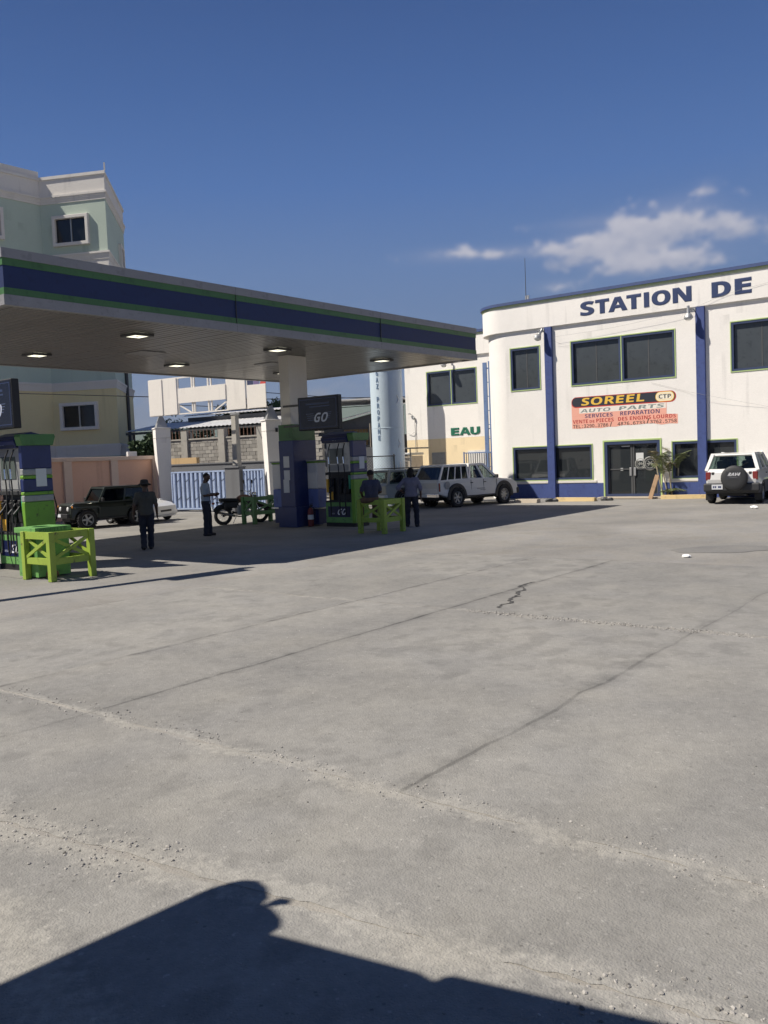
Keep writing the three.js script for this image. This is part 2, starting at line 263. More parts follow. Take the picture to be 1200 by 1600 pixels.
// a quad panel with thickness and a bulge; corners in order round the face, normal = (B-A)x(D-A)
function panel(A, B, C, D, t = .02, bulge = 0, n = 1) {
  const N = B.clone().sub(A).cross(D.clone().sub(A)).normalize(), pos = [], idx = [];
  const at = (i, j) => { const u = i / n, v = j / n, p = A.clone().lerp(B, u).lerp(D.clone().lerp(C, u), v); const k = bulge * (1 - (2 * u - 1) ** 2) * (1 - (2 * v - 1) ** 2); return p.addScaledVector(N, k); };
  const push = p => { pos.push(p.x, p.y, p.z); return pos.length / 3 - 1; };
  const top = [], bot = [];
  for (let j = 0; j <= n; j++) for (let i = 0; i <= n; i++) { const p = at(i, j); top.push(push(p)); bot.push(push(p.clone().addScaledVector(N, -t))); }
  const k = (i, j) => j * (n + 1) + i;
  for (let j = 0; j < n; j++) for (let i = 0; i < n; i++) { const a = k(i, j), b = k(i + 1, j), c = k(i + 1, j + 1), d = k(i, j + 1); idx.push(top[a], top[b], top[c], top[a], top[c], top[d], bot[a], bot[c], bot[b], bot[a], bot[d], bot[c]); }
  const edge = (a, b) => idx.push(top[a], bot[a], top[b], top[b], bot[a], bot[b]);
  for (let i = 0; i < n; i++) { edge(k(i, 0), k(i + 1, 0)); edge(k(i + 1, n), k(i, n)); edge(k(0, i + 1), k(0, i)); edge(k(n, i), k(n, i + 1)); }
  let g = new THREE.BufferGeometry(); g.setAttribute('position', new THREE.Float32BufferAttribute(pos, 3)); g.setIndex(idx);
  if (n === 1) { g = g.toNonIndexed(); }
  g.computeVertexNormals(); return g;
}
function canvasTex(w, h, draw) { const c = document.createElement('canvas'); c.width = w; c.height = h; const x = c.getContext('2d'); draw(x, w, h); const t = new THREE.CanvasTexture(c); t.colorSpace = THREE.SRGBColorSpace; t.minFilter = t.magFilter = THREE.LinearFilter; return t; }
function fitText(x, s, left, base, width, height, font, color, skew = 0) { x.save(); x.font = font; const m = x.measureText(s); const size = parseFloat(font.match(/(\d+)px/)[1]); x.translate(left, base); x.transform(width / m.width, 0, -skew, height / (size * .73), 0, 0); x.fillStyle = color; x.fillText(s, 0, 0); x.restore(); }
const printMat = (tex, rough = .6) => new THREE.MeshStandardMaterial({ map: tex, roughness: rough });
function decal(name, w, h, m, parent, x, y, z, ry = 0, t = .006) { const g = new THREE.BoxGeometry(w, h, t); const o = part(name, g, m, parent, true); o.position.set(x, y, z); o.rotation.y = ry; return o; }
const FONT = await new FontLoader().loadAsync('fonts/droid/droid_sans_bold.typeface.json');
function letterGeo(ch, capH, w, t, bevel = 0) { if (ch === 'I') { const q = new THREE.BoxGeometry(w, capH, t); return q.translate(w / 2, capH / 2, t / 2); } const g = new TextGeometry(ch, { font: FONT, size: 1, depth: t, curveSegments: 5, bevelEnabled: bevel > 0, bevelSize: bevel, bevelThickness: bevel, bevelSegments: 1 }); g.computeBoundingBox(); const b = g.boundingBox; g.translate(-b.min.x, -b.min.y, -b.min.z); g.scale(w / (b.max.x - b.min.x), capH / (b.max.y - b.min.y), t / (b.max.z - b.min.z)); return g; }

// site axes: A runs along the canopy's front edge away from us, B across it to the back; origin under the canopy's near right corner
const AX = { x: .6173, z: -.7867 }, BX = { x: -.7867, z: -.6173 }, P2 = { x: 3.319, z: -29.546 };
const site = (a, b, y = 0) => [P2.x + AX.x * a + BX.x * b, y, P2.z + AX.z * a + BX.z * b];
const TURN = 51.88 * RAD;                                            // local x = A, local z = -B
const FAC = [7.110, 0, -36.125], FTURN = -37.12 * RAD;               // facade: local x to the right, local z out of the wall
const heading = az => Math.PI / 2 - az * RAD;

// ---------- ground ----------
structure('hills', (() => {
  const gs = []; for (const [dist, hgt, seed, az0, az1] of [[1900, 95, 3, -75, 95], [2800, 190, 9, -95, 75]]) {
    const g = new THREE.PlaneGeometry(1, 1, 160, 6), p = g.attributes.position;
    for (let i = 0; i < p.count; i++) { const u = p.getX(i) + .5, v = p.getY(i) + .5, az = lerp(az0, az1, u) * RAD; const ridge = hgt * (.45 + .9 * fbm3(u * 9, seed, 0, 5)) * Math.sin(Math.PI * clamp(u, .02, .98)) ** .4; const dd = dist + v * 500; p.setXYZ(i, Math.sin(az) * dd, -6 + ridge * Math.pow(v, .8) * (.9 + .2 * fbm3(u * 40, v * 5, seed, 3)), -Math.cos(az) * dd); }
    g.computeVertexNormals(); gs.push(g);
  } return gs;
})(), M.hill);
{
  // slabs: frame a (along the canopy), b (across, to the right); made in world metres
  const G = (a, b) => [a * .6173 + b * .7867, -(a * .7867 - b * .6173)];
  const TH = .003;
  const ground = structure('ground', [slab([[-4000, -4000], [4000, -4000], [4000, 4000], [-4000, 4000]], -.6, -TH)], M.rubble);
  const r = rng(19);
  // an edge from (a0,b0) to (a1,b1), ragged by `amp`, seeded by its line so that both slabs beside it differ
  const edge = (p, q, amp, seed) => { const L = Math.hypot(q[0] - p[0], q[1] - p[1]), n = amp > .004 ? Math.max(2, Math.round(L / .045)) : 1, out = []; const nx = -(q[1] - p[1]) / L, ny = (q[0] - p[0]) / L; for (let i = 0; i < n; i++) { const t = i / n, s = t * L; const k = i ? amp * ((fbm3(s * 2.2, seed, .3, 3) - .5) * 2.6 + (noise3(s * 17, seed, 2) - .5) * .9) : 0; out.push([lerp(p[0], q[0], t) + nx * k, lerp(p[1], q[1], t) + ny * k]); } return out; };
  const lotMat = mat([1, 1, 1], .93, { tex: 'lot' });
  let slabNo = 0;
  const slabAt = (corners, amps, seed) => {
    let pts = []; corners.forEach((c, i) => { pts.push(...edge(c, corners[(i + 1) % 4], amps[i], seed + i * 7.3)); });
    const g = plain(slab(pts.map(p => G(p[0], p[1])), -TH - .004, -.0004 * (slabNo++ % 6))); const near = seed < 50; if (near) { const p = g.attributes.position, uv = g.attributes.uv; for (let i = 0; i < p.count; i++) uv.setXY(i, .6173 * p.getX(i) - .7867 * p.getZ(i), .7867 * p.getX(i) + .6173 * p.getZ(i)); } else uvMetres(g, r() * 9, r() * 9); const o = new THREE.Mesh(g, near ? lotMat : M.concrete); o.name = 'slab'; o.castShadow = o.receiveShadow = true; ground.add(o); return o;
  };
  const E0 = (b) => 2.42 + (b + 4.89) * .133;                   // the patched joint that runs a little askew
  const bs = [-11.2, -7.85, -6.33, -3.1, .25, 3.6];
  const g2 = -.012;
  for (let i = 0; i < bs.length - 1; i++) {
    const b0 = bs[i] + g2, b1 = bs[i + 1] - g2;
    // beyond the far joint, between far and near joints, between near joint and patched joint, and the near one
    slabAt([[9.31, b0], [9.31, b1], [14.6, b1], [14.6, b0]], [.02, .009, .006, .009], 3 + i);
    slabAt([[4.008, b0], [4.008, b1], [9.29, b1], [9.29, b0]], [.022, .010, .02, .010], 13 + i);
  }
  const nb = [-11.2, -6.33, 3.6];
  for (let i = 0; i < 2; i++) {
    const b0 = nb[i] + g2, b1 = nb[i + 1] - g2;
    const e0 = E0(b0), e1 = E0(b1);
    slabAt([[e0 + .012, b0], [e1 + .012, b1], [3.994, b1], [3.994, b0]], [.035, .01, .022, .01], 23 + i);
    slabAt([[e0 - 3.4, b0], [e1 - 3.4, b1], [e1 - .010, b1], [e0 - .010, b0]], [.01, .01, .035, .01], 33 + i);
  }
  // the wide lot round them, four sheets
  const far = (c, s) => slabAt(c, [0, 0, 0, 0], s);
  far([[14.62, -60], [14.62, 40], [90, 40], [90, -60]], 51);
  far([[-20, -60], [-20, -11.22], [14.6, -11.22], [14.6, -60]], 52);
  far([[-20, 3.62], [-20, 40], [14.6, 40], [14.6, 3.62]], 53);
  far([[-20, -11.2], [-20, 3.6], [-2.4, 3.6], [-2.4, -11.2]], 54);
  // stones and crumbs: along the ragged joints and loose over the near slabs
  const stone = new THREE.IcosahedronGeometry(1, 0); { const p = stone.attributes.position; for (let i = 0; i < p.count; i++) { const k = .72 + .5 * hash3(Math.round(p.getX(i) * 50), Math.round(p.getY(i) * 50), Math.round(p.getZ(i) * 50)); p.setXYZ(i, p.getX(i) * k, p.getY(i) * k * .55, p.getZ(i) * k); } stone.computeVertexNormals(); }
  const N = 7000, im = new THREE.InstancedMesh(stone, mat([1, 1, 1], .95), N), m4 = new THREE.Matrix4(), q = new THREE.Quaternion();
  for (let i = 0; i < N; i++) {
    let a, b, s; const k = r();
    if (k < .30) { b = rr(-7.8, .2, r); a = 4.02 + (r() + r() + r() - 1.5) * .16; s = .0014 + .009 * r() ** 5; if (noise3(b * 1.3, 4, 1) < .30) { i--; continue; } }
    else if (k < .74) { b = rr(-7, .2, r); a = E0(b) + (r() + r() + r() - 1.5) * .24; s = .0014 + .011 * r() ** 5; if (noise3(b * 1.1, 9, 1) < .28) { i--; continue; } }
    else if (k < .80) { b = rr(-6, -2.5, r); a = 9.29 + (r() - .5) * .2; s = .004 + .01 * r() ** 2; }
    else { a = rr(2, 12, r); b = rr(-8, .2, r); s = .0012 + .008 * r() ** 6; if (fbm3(a * .6, b * .6, 2, 3) < .5) { i--; continue; } }
    const [x, z] = G(a, b); const onGap = k < .74 && Math.abs(k < .3 ? a - 4.02 : a - E0(b)) < .05;
    q.setFromEuler(new THREE.Euler(r() * .6, r() * 6.3, r() * .6)); m4.compose(V(x, onGap ? -.003 : s * .3 - .001, z), q, V(s, s, s * rr(.7, 1.2, r))); im.setMatrixAt(i, m4);
    const t = r() < .05 ? rr(.09, .14, r) : rr(.19, .40, r); im.setColorAt(i, col(t, t * .95, t * .87));
  }
  im.name = 'gravel'; im.userData = { label: 'small pale stones strewn along the broken joints of the concrete', category: 'gravel', kind: 'stuff' }; im.castShadow = im.receiveShadow = true; scene.add(im);
  // a crooked crack between two slabs and an old tar patch
  const crackPts = [[1.44, 11.1], [1.52, 11.35], [1.66, 11.45], [1.66, 11.75], [1.80, 11.95], [1.86, 12.3], [1.98, 12.5], [1.99, 12.91], [2.25, 13.2]], L = [], Rr = [];
  const fine = new THREE.CatmullRomCurve3(crackPts.map(p => V(p[0], 0, -p[1])), false, 'catmullrom', .2).getPoints(60);
  fine.forEach((p, i) => { const w = .008 + .024 * noise3(i * .31, 1, 7) * (i > 56 ? .3 : 1), j = (noise3(i * .9, 3, 3) - .5) * .07; L.push([p.x - w + j, p.z]); Rr.unshift([p.x + w + j, p.z]); });
  part('crack', slab([...L, ...Rr], .001, .004), M.tar, ground);
  const patch = []; for (let i = 0; i < 26; i++) { const t = i / 26 * 6.283; patch.push([6.45 + Math.cos(t) * (.85 + .3 * fbm3(Math.cos(t) * 2, Math.sin(t) * 2, 1, 3)), -16.35 + Math.sin(t) * (.42 + .3 * fbm3(Math.cos(t) * 2, Math.sin(t) * 2, 5, 3))]); }
  part('repair_patch', slab(patch, .001, .005), mat([.80, .81, .82], .9, { tex: 'concrete' }), ground);
}

// ---------- the white two-storey building ----------
const WINDOW = (parent, u0, u1, h0, h1, panes, o = {}) => {          // green trim, navy frame, panes set back
  const w = sub('window', parent), d = o.z || 0, t = .036, f = o.frame || .085, gl = o.glass || M.filmGlass;
  const ring = (a0, a1, b0, b1, k) => [[a0, b0], [a1, b0], [a1, b1], [a0, b1]];
  const fr = (x0, x1, y0, y1, k, z0, z1) => mv(prism(ring(x0, x1, y0, y1), z1 - z0, 0, [ring(x0 + k, x1 - k, y0 + k, y1 - k)]), 0, 0, (z0 + z1) / 2);
  part('trim', [fr(u0 - .01, u1 + .01, h0 - .01, h1 + .01, t, d - .05, d + .022)], M.trimGreen, w);
  part('frame', [fr(u0 + t - .012, u1 - t + .012, h0 + t - .012, h1 - t + .012, f, d - .13, d + .008)], M.navyTrim, w);
  const a0 = u0 + t + f - .02, a1 = u1 - t - f + .02, b0 = h0 + t + f - .02, b1 = h1 - t - f + .02;
  const cuts = [a0, ...panes.map(p => u0 + (u1 - u0) * p), a1];
  for (let i = 0; i < cuts.length - 1; i++) part('pane', bb(cuts[i] + .012, cuts[i + 1] - .012, b0, b1, d - .10, d - .094), gl, w);
  for (let i = 1; i < cuts.length - 1; i++) part('mullion', bb(cuts[i] - .02, cuts[i] + .02, b0, b1, d - .115, d - .085), M.darkGrey, w);
  if (o.mid) for (const m of o.mid) { part('mullion', bb(m - .10, m + .10, h0 + t, h1 - t, d - .13, d + .006), M.navyTrim, w); part('trim_strip', bb(m - .02, m + .02, h0 + t, h1 - t, d - .05, d + .014), M.trimGreen, w); }
  return w;
};
const outline = (cu, R0, uR, back) => { const p = [[uR, 0 + (R0 - 1.4)]]; for (let i = 0; i <= 18; i++) { const t = Math.PI / 2 + i / 18 * Math.PI / 2; p.push([cu + R0 * Math.cos(t), -1.4 + R0 * Math.sin(t)]); } p.push([cu - R0, back]); return p; };
function shell(cu, R0, th, uR, back, h0, h1) { const o = outline(cu, R0, uR, back), i = outline(cu, R0 - th, uR, back).reverse(); return slab([...o, ...i], h0, h1); }
{
  const b = thing('shop_building', 'white two-storey building with rounded corner, blue pillars and blue STATION DE letters', 'building', FAC, FTURN);
  const CU = -2.07, UR = 13.4;
  const rc = (a0, a1, b0, b1) => [[a0, b0], [a1, b0], [a1, b1], [a0, b1]];
  const holes = [[-1.86, -.46, 4.57, 6.38], [.91, 5.16, 4.57, 6.38], [7.16, 11.4, 4.57, 6.38], [-1.87, 1.75, .75, 2.2], [2.2, 4.55, .05, 2.3], [4.95, 7.35, .73, 2.16], [8.6, 12, .73, 2.16]];
  part('wall', [mv(prism(rc(CU, UR, 0, 8.0), .22, 0, holes.map(h => rc(...h))), 0, 0, -.11), slab([...outline(CU, 1.4, CU, -12).slice(0), ...outline(CU, 1.18, CU, -12).reverse()], 0, 8.0)], M.white, b);
  part('room', [bb(-2.0, 13.2, .0, .04, -4, -.22), bb(-2.0, 13.2, 3.9, 4.1, -4, -.22), bb(-2, 13.2, 7.2, 7.3, -4, -.22), bb(-2, 13.2, 0, 7.3, -4.1, -4), bb(-2.3, -2.1, 0, 7.3, -4, -.22), bb(13.2, 13.3, 0, 7.3, -4, -.22), bb(1.95, 2.05, 0, 4, -4, -.22), bb(4.7, 4.8, 0, 4, -4, -.22)], M.room, b);
  // blue base, in stretches between the pillars and the door
  for (const [x0, x1, y] of [[CU, -.21, .62], [.14, 2.19, .62], [4.56, 5.94, .60], [6.28, UR, .6]]) part('base_band', bb(x0, x1, .02, y, -.004, .012), M.navyWall, b);
  for (const u of [-.2, 5.95, 12.1]) part('pillar', bb(u, u + .33, 0, 7.06, -.01, .13, .012), M.navyWall, b);
  const par = part('parapet', shell(CU - .15, 1.5, .25, UR, -12, 7.08, 8.2), M.white, b);
  part('green_line', [shell(CU - .15, 1.512, .1, UR, -12, 8.085, 8.10), shell(CU - .15, 1.52, .1, UR, -12, 8.125, 8.14), shell(CU - .15, 1.53, .1, UR, -12, 8.16, 8.18)], M.trimGreen, par);
  part('coping', shell(CU - .15, 1.585, .36, UR, -12, 8.18, 8.30), M.capNavy, par);
  part('roof', bb(CU, UR - .1, 7.4, 7.5, -12, -.23), M.offwhite, b);
  WINDOW(b, -1.86, -.46, 4.57, 6.38, [.53]);
  WINDOW(b, .91, 5.16, 4.57, 6.38, [.25, .75], { mid: [3.04] });
  WINDOW(b, 7.16, 11.4, 4.57, 6.38, [.25, .75], { mid: [9.28] });
  WINDOW(b, -1.87, 1.75, .75, 2.2, [.5], { glass: M.shopGlass });
  WINDOW(b, 4.95, 7.35, .73, 2.16, [.5], { glass: M.shopGlass });
  WINDOW(b, 8.6, 12, .73, 2.16, [.5], { glass: M.shopGlass });
  // pale ledges under the ground-floor windows
  for (const [x0, x1] of [[-1.95, -.21], [.14, 1.9], [4.8, 5.94], [6.28, 7.5]]) part('sill', bb(x0, x1, .64, .735, 0, .035, .008), M.offwhite, b);
  // door
  const D = sub('door', b);
  const fr = (x0, x1, y0, y1, k, z0, z1) => mv(prism(rc(x0, x1, y0, y1), z1 - z0, 0, [rc(x0 + k, x1 - k, y0 + k, y1 - k)]), 0, 0, (z0 + z1) / 2);
  part('trim', fr(2.19, 4.56, .0, 2.31, .06, -.05, .022), M.trimGreen, D); part('frame', fr(2.24, 4.51, .04, 2.26, .13, -.14, .01), M.navyTrim, D);
  for (const [x0, x1] of [[2.37, 3.365], [3.385, 4.38]]) {
    part('leaf_frame', [fr(x0, x1, .08, 2.13, .065, -.13, -.07), bb(x0 + .065, x1 - .065, 1.12, 1.17, -.125, -.075)], M.darkGrey, D);
    part('pane', bb(x0 + .05, x1 - .05, .13, 2.08, -.104, -.097), M.shopGlass, D);
  }
  for (const x of [3.29, 3.46]) part('handle', [bb(x - .045, x + .045, .88, 1.2, -.068, -.045, .01)], M.galv, D);
  const prt = (name, w, h, m, x, y) => decal(name, w, h, m, D, x, y, -.089, 0, .008);
  prt('notice', .30, .30, M.paper, 3.66, 1.62); prt('notice', .34, .09, M.paper, 3.10, 2.07); prt('sticker', .1, .1, M.paper, 2.92, 1.14); prt('notice', .2, .04, M.paper, 4.05, 2.08); prt('notice', .17, .04, M.paper, 2.55, 2.08);
  const ringM = mat([.28, .28, .26], .7);
  for (const [x, s] of [[3.68, .2], [4.06, .25]]) part('emblem', [mv(new THREE.TorusGeometry(s, .028, 4, 32).scale(1, 1, .2), x, 1.34, -.088), mv(new THREE.TorusGeometry(s * .7, .012, 4, 28).scale(1, 1, .2), x, 1.34, -.088), bb(x - s * .5, x + s * .5, 1.32, 1.36, -.092, -.086), box(s * .9, .035, .006, x, 1.34, -.089, 0, 0, 0, .8), box(s * .9, .035, .006, x, 1.36, -.089, 0, 0, 0, -.8)], ringM, D);
  for (let i = 0; i < 5; i++) part('blind_slat', bb(3.66 + i * .1, 3.72 + i * .1, 1.84, 2.02, -.35, -.34), M.wood, D);
  part('step', bb(2.1, 4.75, 0, .07, .01, .5, .02), M.stopGrey, b);
  // lettering on the parapet: [character, left u, width] measured along the wall
  const LET = [['S', 1.42, .60], ['T', 2.06, .58], ['A', 2.60, .78], ['T', 3.34, .58], ['I', 4.03, .20], ['O', 4.33, .72], ['N', 5.13, .70], ['D', 6.55, .68], ['E', 7.36, .58]];
  for (const [c, u, w] of LET) { const o = part('letter', letterGeo(c, .56, w, .014, .034), M.letterBlue, par); o.position.set(u, 7.31, .101); }
  // the painted sign: outline in wall metres
  const W = 4.36, H = 1.32, X0 = .88, Y0 = 2.80;
  const S = new THREE.Shape(); const pp = (x, y) => [x - X0, y - Y0];
  const bottom = []; for (let i = 0; i <= 14; i++) { const t = i / 14; bottom.push(pp(lerp(.90, 5.20, t), lerp(2.83, 2.84, t) + (i > 4 && i < 12 ? .05 : 0) * (t) + (hash3(i, 4, 2) - .5) * .05)); }
  bottom.forEach((p, i) => i ? S.lineTo(...p) : S.moveTo(...p)); S.lineTo(...pp(5.20, 3.19)); S.lineTo(...pp(4.78, 3.22)); S.lineTo(...pp(4.78, 3.66)); S.lineTo(...pp(4.95, 3.66)); S.absarc(4.94 - X0, 3.875 - Y0, .215, -Math.PI / 2, Math.PI / 2, false); S.lineTo(...pp(1.1, 4.11)); S.absarc(1.1 - X0, 3.9 - Y0, .21, Math.PI / 2, Math.PI, false); S.lineTo(...pp(.89, 3.5)); S.closePath();
  const g = new THREE.ShapeGeometry(S, 8); { const uv = g.attributes.uv; for (let i = 0; i < uv.count; i++) uv.setXY(i, uv.getX(i) / W, uv.getY(i) / H); }
  const tex = canvasTex(1308, 396, (x, w, h) => {
    const s = 300, X = u => (u - X0) * s, Y = v => h - (v - Y0) * s;
    x.fillStyle = '#e6a793'; x.fillRect(0, 0, w, h);
    const r = rng(8); for (let i = 0; i < 260; i++) { x.fillStyle = `rgba(${r() < .5 ? '236,176,156' : '206,128,112'},.10)`; x.fillRect(r() * w, r() * h, 30 + r() * 120, 4 + r() * 10); }
    x.fillStyle = '#b9342c'; x.beginPath(); x.arc(X(1.1), Y(3.9), 66, Math.PI / 2, Math.PI * 1.5); x.arc(X(4.94), Y(3.875), 66, -Math.PI / 2, Math.PI / 2); x.closePath(); x.fill();
    x.fillStyle = '#262b37'; x.beginPath(); x.arc(X(1.1), Y(3.9), 56, Math.PI / 2, Math.PI * 1.5); x.arc(X(4.94), Y(3.88), 55, -Math.PI / 2, Math.PI / 2); x.closePath(); x.fill();
    fitText(x, 'SOREEL', X(1.28), Y(3.755), 2.66 * s, .30 * s, 'bold 100px sans-serif', '#a8791c', .22);
    fitText(x, 'SOREEL', X(1.275), Y(3.765), 2.66 * s, .30 * s, 'bold 100px sans-serif', '#e2b84a', .22);
    x.fillStyle = '#e9c25e'; x.beginPath(); x.roundRect(X(4.36), Y(4.07), .72 * s, .375 * s, 54); x.fill();
    x.fillStyle = '#e9e2cf'; x.beginPath(); x.roundRect(X(4.39), Y(4.045), .66 * s, .325 * s, 47); x.fill();
    x.fillStyle = '#e9c25e'; x.beginPath(); x.roundRect(X(4.44), Y(4.0), .56 * s, .235 * s, 34); x.fill(); x.fillStyle = '#e9e2cf'; x.beginPath(); x.roundRect(X(4.46), Y(3.985), .52 * s, .205 * s, 30); x.fill();
    fitText(x, 'CTP', X(4.47), Y(3.81), .50 * s, .155 * s, 'bold 100px sans-serif', '#20232b');
    x.fillStyle = '#e4ddd2'; x.fillRect(X(1.22), Y(3.66), 3.54 * s, .215 * s);
    fitText(x, 'AUTO', X(1.27), Y(3.475), 1.28 * s, .14 * s, 'bold 100px sans-serif', '#7d8886', .18); fitText(x, 'PARTS', X(2.83), Y(3.475), 1.86 * s, .145 * s, 'bold 100px sans-serif', '#7d8886', .18);
    fitText(x, 'SERVICES', X(1.45), Y(3.255), 1.20 * s, .15 * s, 'bold 100px sans-serif', '#463760'); fitText(x, 'REPARATION', X(2.92), Y(3.265), 1.62 * s, .155 * s, 'bold 100px sans-serif', '#463760');
    fitText(x, 'VENTE', X(.93), Y(3.05), .67 * s, .145 * s, 'bold 100px sans-serif', '#ab2a27'); fitText(x, 'DE', X(1.64), Y(3.05), .24 * s, .105 * s, 'bold 100px sans-serif', '#ab2a27'); fitText(x, 'PIECES', X(1.92), Y(3.05), .76 * s, .15 * s, 'bold 100px sans-serif', '#ab2a27'); fitText(x, 'DES ENGINS LOURDS', X(2.83), Y(3.06), 2.31 * s, .145 * s, 'bold 100px sans-serif', '#ab2a27');
    fitText(x, 'TEL:3290.3786', X(.93), Y(2.865), 1.52 * s, .135 * s, 'bold 100px monospace', '#241818'); fitText(x, '/', X(2.50), Y(2.84), .10 * s, .2 * s, 'bold 100px sans-serif', '#241818'); fitText(x, '4876.6733', X(2.82), Y(2.875), 1.12 * s, .135 * s, 'bold 100px monospace', '#241818'); fitText(x, '/', X(3.98), Y(2.85), .12 * s, .24 * s, 'bold 100px sans-serif', '#241818'); fitText(x, '3762.5758', X(4.13), Y(2.88), 1.04 * s, .135 * s, 'bold 100px monospace', '#241818');
  });
  const sg = part('painted_sign', g, printMat(tex, .75), b, true); sg.position.set(X0, Y0, .004);
  // things on shelves behind the ground-floor glass
  const shelves = thing('shop_shelf', 'dark shop shelf with small pale boxes behind the window left of the door', 'shelf', FAC, FTURN);
  part('shelf_board', [0.95, 1.25, 1.55].map(y => bb(.1, 1.75, y, y + .03, -1.35, -1.0)), M.darkGrey, shelves);
  const sr = rng(66); for (const y of [.98, 1.28, 1.58]) for (let i = 0; i < 9; i++) if (sr() < .6) part('carton', box(.06 + sr() * .06, .06 + sr() * .15, .12, .18 + i * .17, y + .075, -1.08, .004), sr() < .6 ? M.boxWhite : M.stopGrey, shelves);
}
// floodlights and the thin cables on the wall
{
  const mk = (label, u, h, tilt) => {
    const f = thing('floodlight', label, 'floodlight', [FAC[0] + Math.cos(FTURN) * u, h, FAC[2] - Math.sin(FTURN) * u], FTURN, 'floodlights on the building wall');
    part('arm', [tube([V(.0, .32, .13), V(-.05, .34, .30), V(-.1, .26, .42)], .022, 10, 6), bb(-.05, .05, .25, .4, .125, .15)], M.galv, f);
    const hd = sub('head', f, [-.12, .02, .42]); hd.rotation.set(tilt, 0, tilt * .6);
    part('ballast', [cyl(.075, .2, 0, .24, 0, 14, .055), cyl(.05, .08, 0, .38, 0, 12)], M.galv, hd);
    part('reflector', lathe([[.05, .16], [.10, .13], [.155, .02], [.16, -.04], [.15, -.04], [.145, .02], [.05, .14]], 18), M.galv, hd);
    part('lens', mv(new THREE.SphereGeometry(.145, 14, 6, 0, 6.3, Math.PI / 2, Math.PI / 2).scale(1, .6, 1), 0, -.04, 0), M.lens, hd);
    return f;
  };
  mk('grey floodlight tilted outward beside the left blue pillar', -.22, 6.62, -.5);
  mk('grey bell-shaped floodlight hanging straight beside the right blue pillar', 5.92, 6.66, 0);
  const a = thing('roof_antenna', 'thin whip antenna rising from the parapet at the rounded corner', 'antenna', [FAC[0] + Math.cos(FTURN) * -1.05 , 8.3, FAC[2] - Math.sin(FTURN) * -1.05], FTURN);
  part('mast', [rod(V(0, -.05, -.05), V(0, 1.75, -.05), .016, 6, .01)], M.darkGrey, a); part('base_bracket', [rod(V(0, 0, -.05), V(0, .2, -.05), .04), bb(.05, .13, 0, .2, -.1, -.02)], M.galv, a);
  const loc = (u, h, z) => V(u, h, z).applyAxisAngle(V(0, 1, 0), FTURN).add(V(...FAC));
  for (const [label, pts] of [['thin cable hanging from the right pillar to the floodlight of the left pillar', [[8.8, 7.62, .12], [7, 7.35, .14], [5.9, 7.05, .16], [3, 6.72, .12], [.2, 6.62, .16]]], ['thin cable running slantwise over the wall right of the painted sign', [[4.2, 4.45, .03], [5.6, 4.0, .05], [6.1, 3.86, .15], [8.6, 3.2, .03]]], ['thin cable from the left pillar down to the wide upper window', [[.2, 6.5, .15], [.6, 6.28, .05], [.95, 6.2, .03]]]]) {
    const t = thing('wall_cable', label, 'cable'); part('wire', tube(pts.map(p => loc(...p)), .0035, 40, 4), M.pumpGrey, t);
  }
}
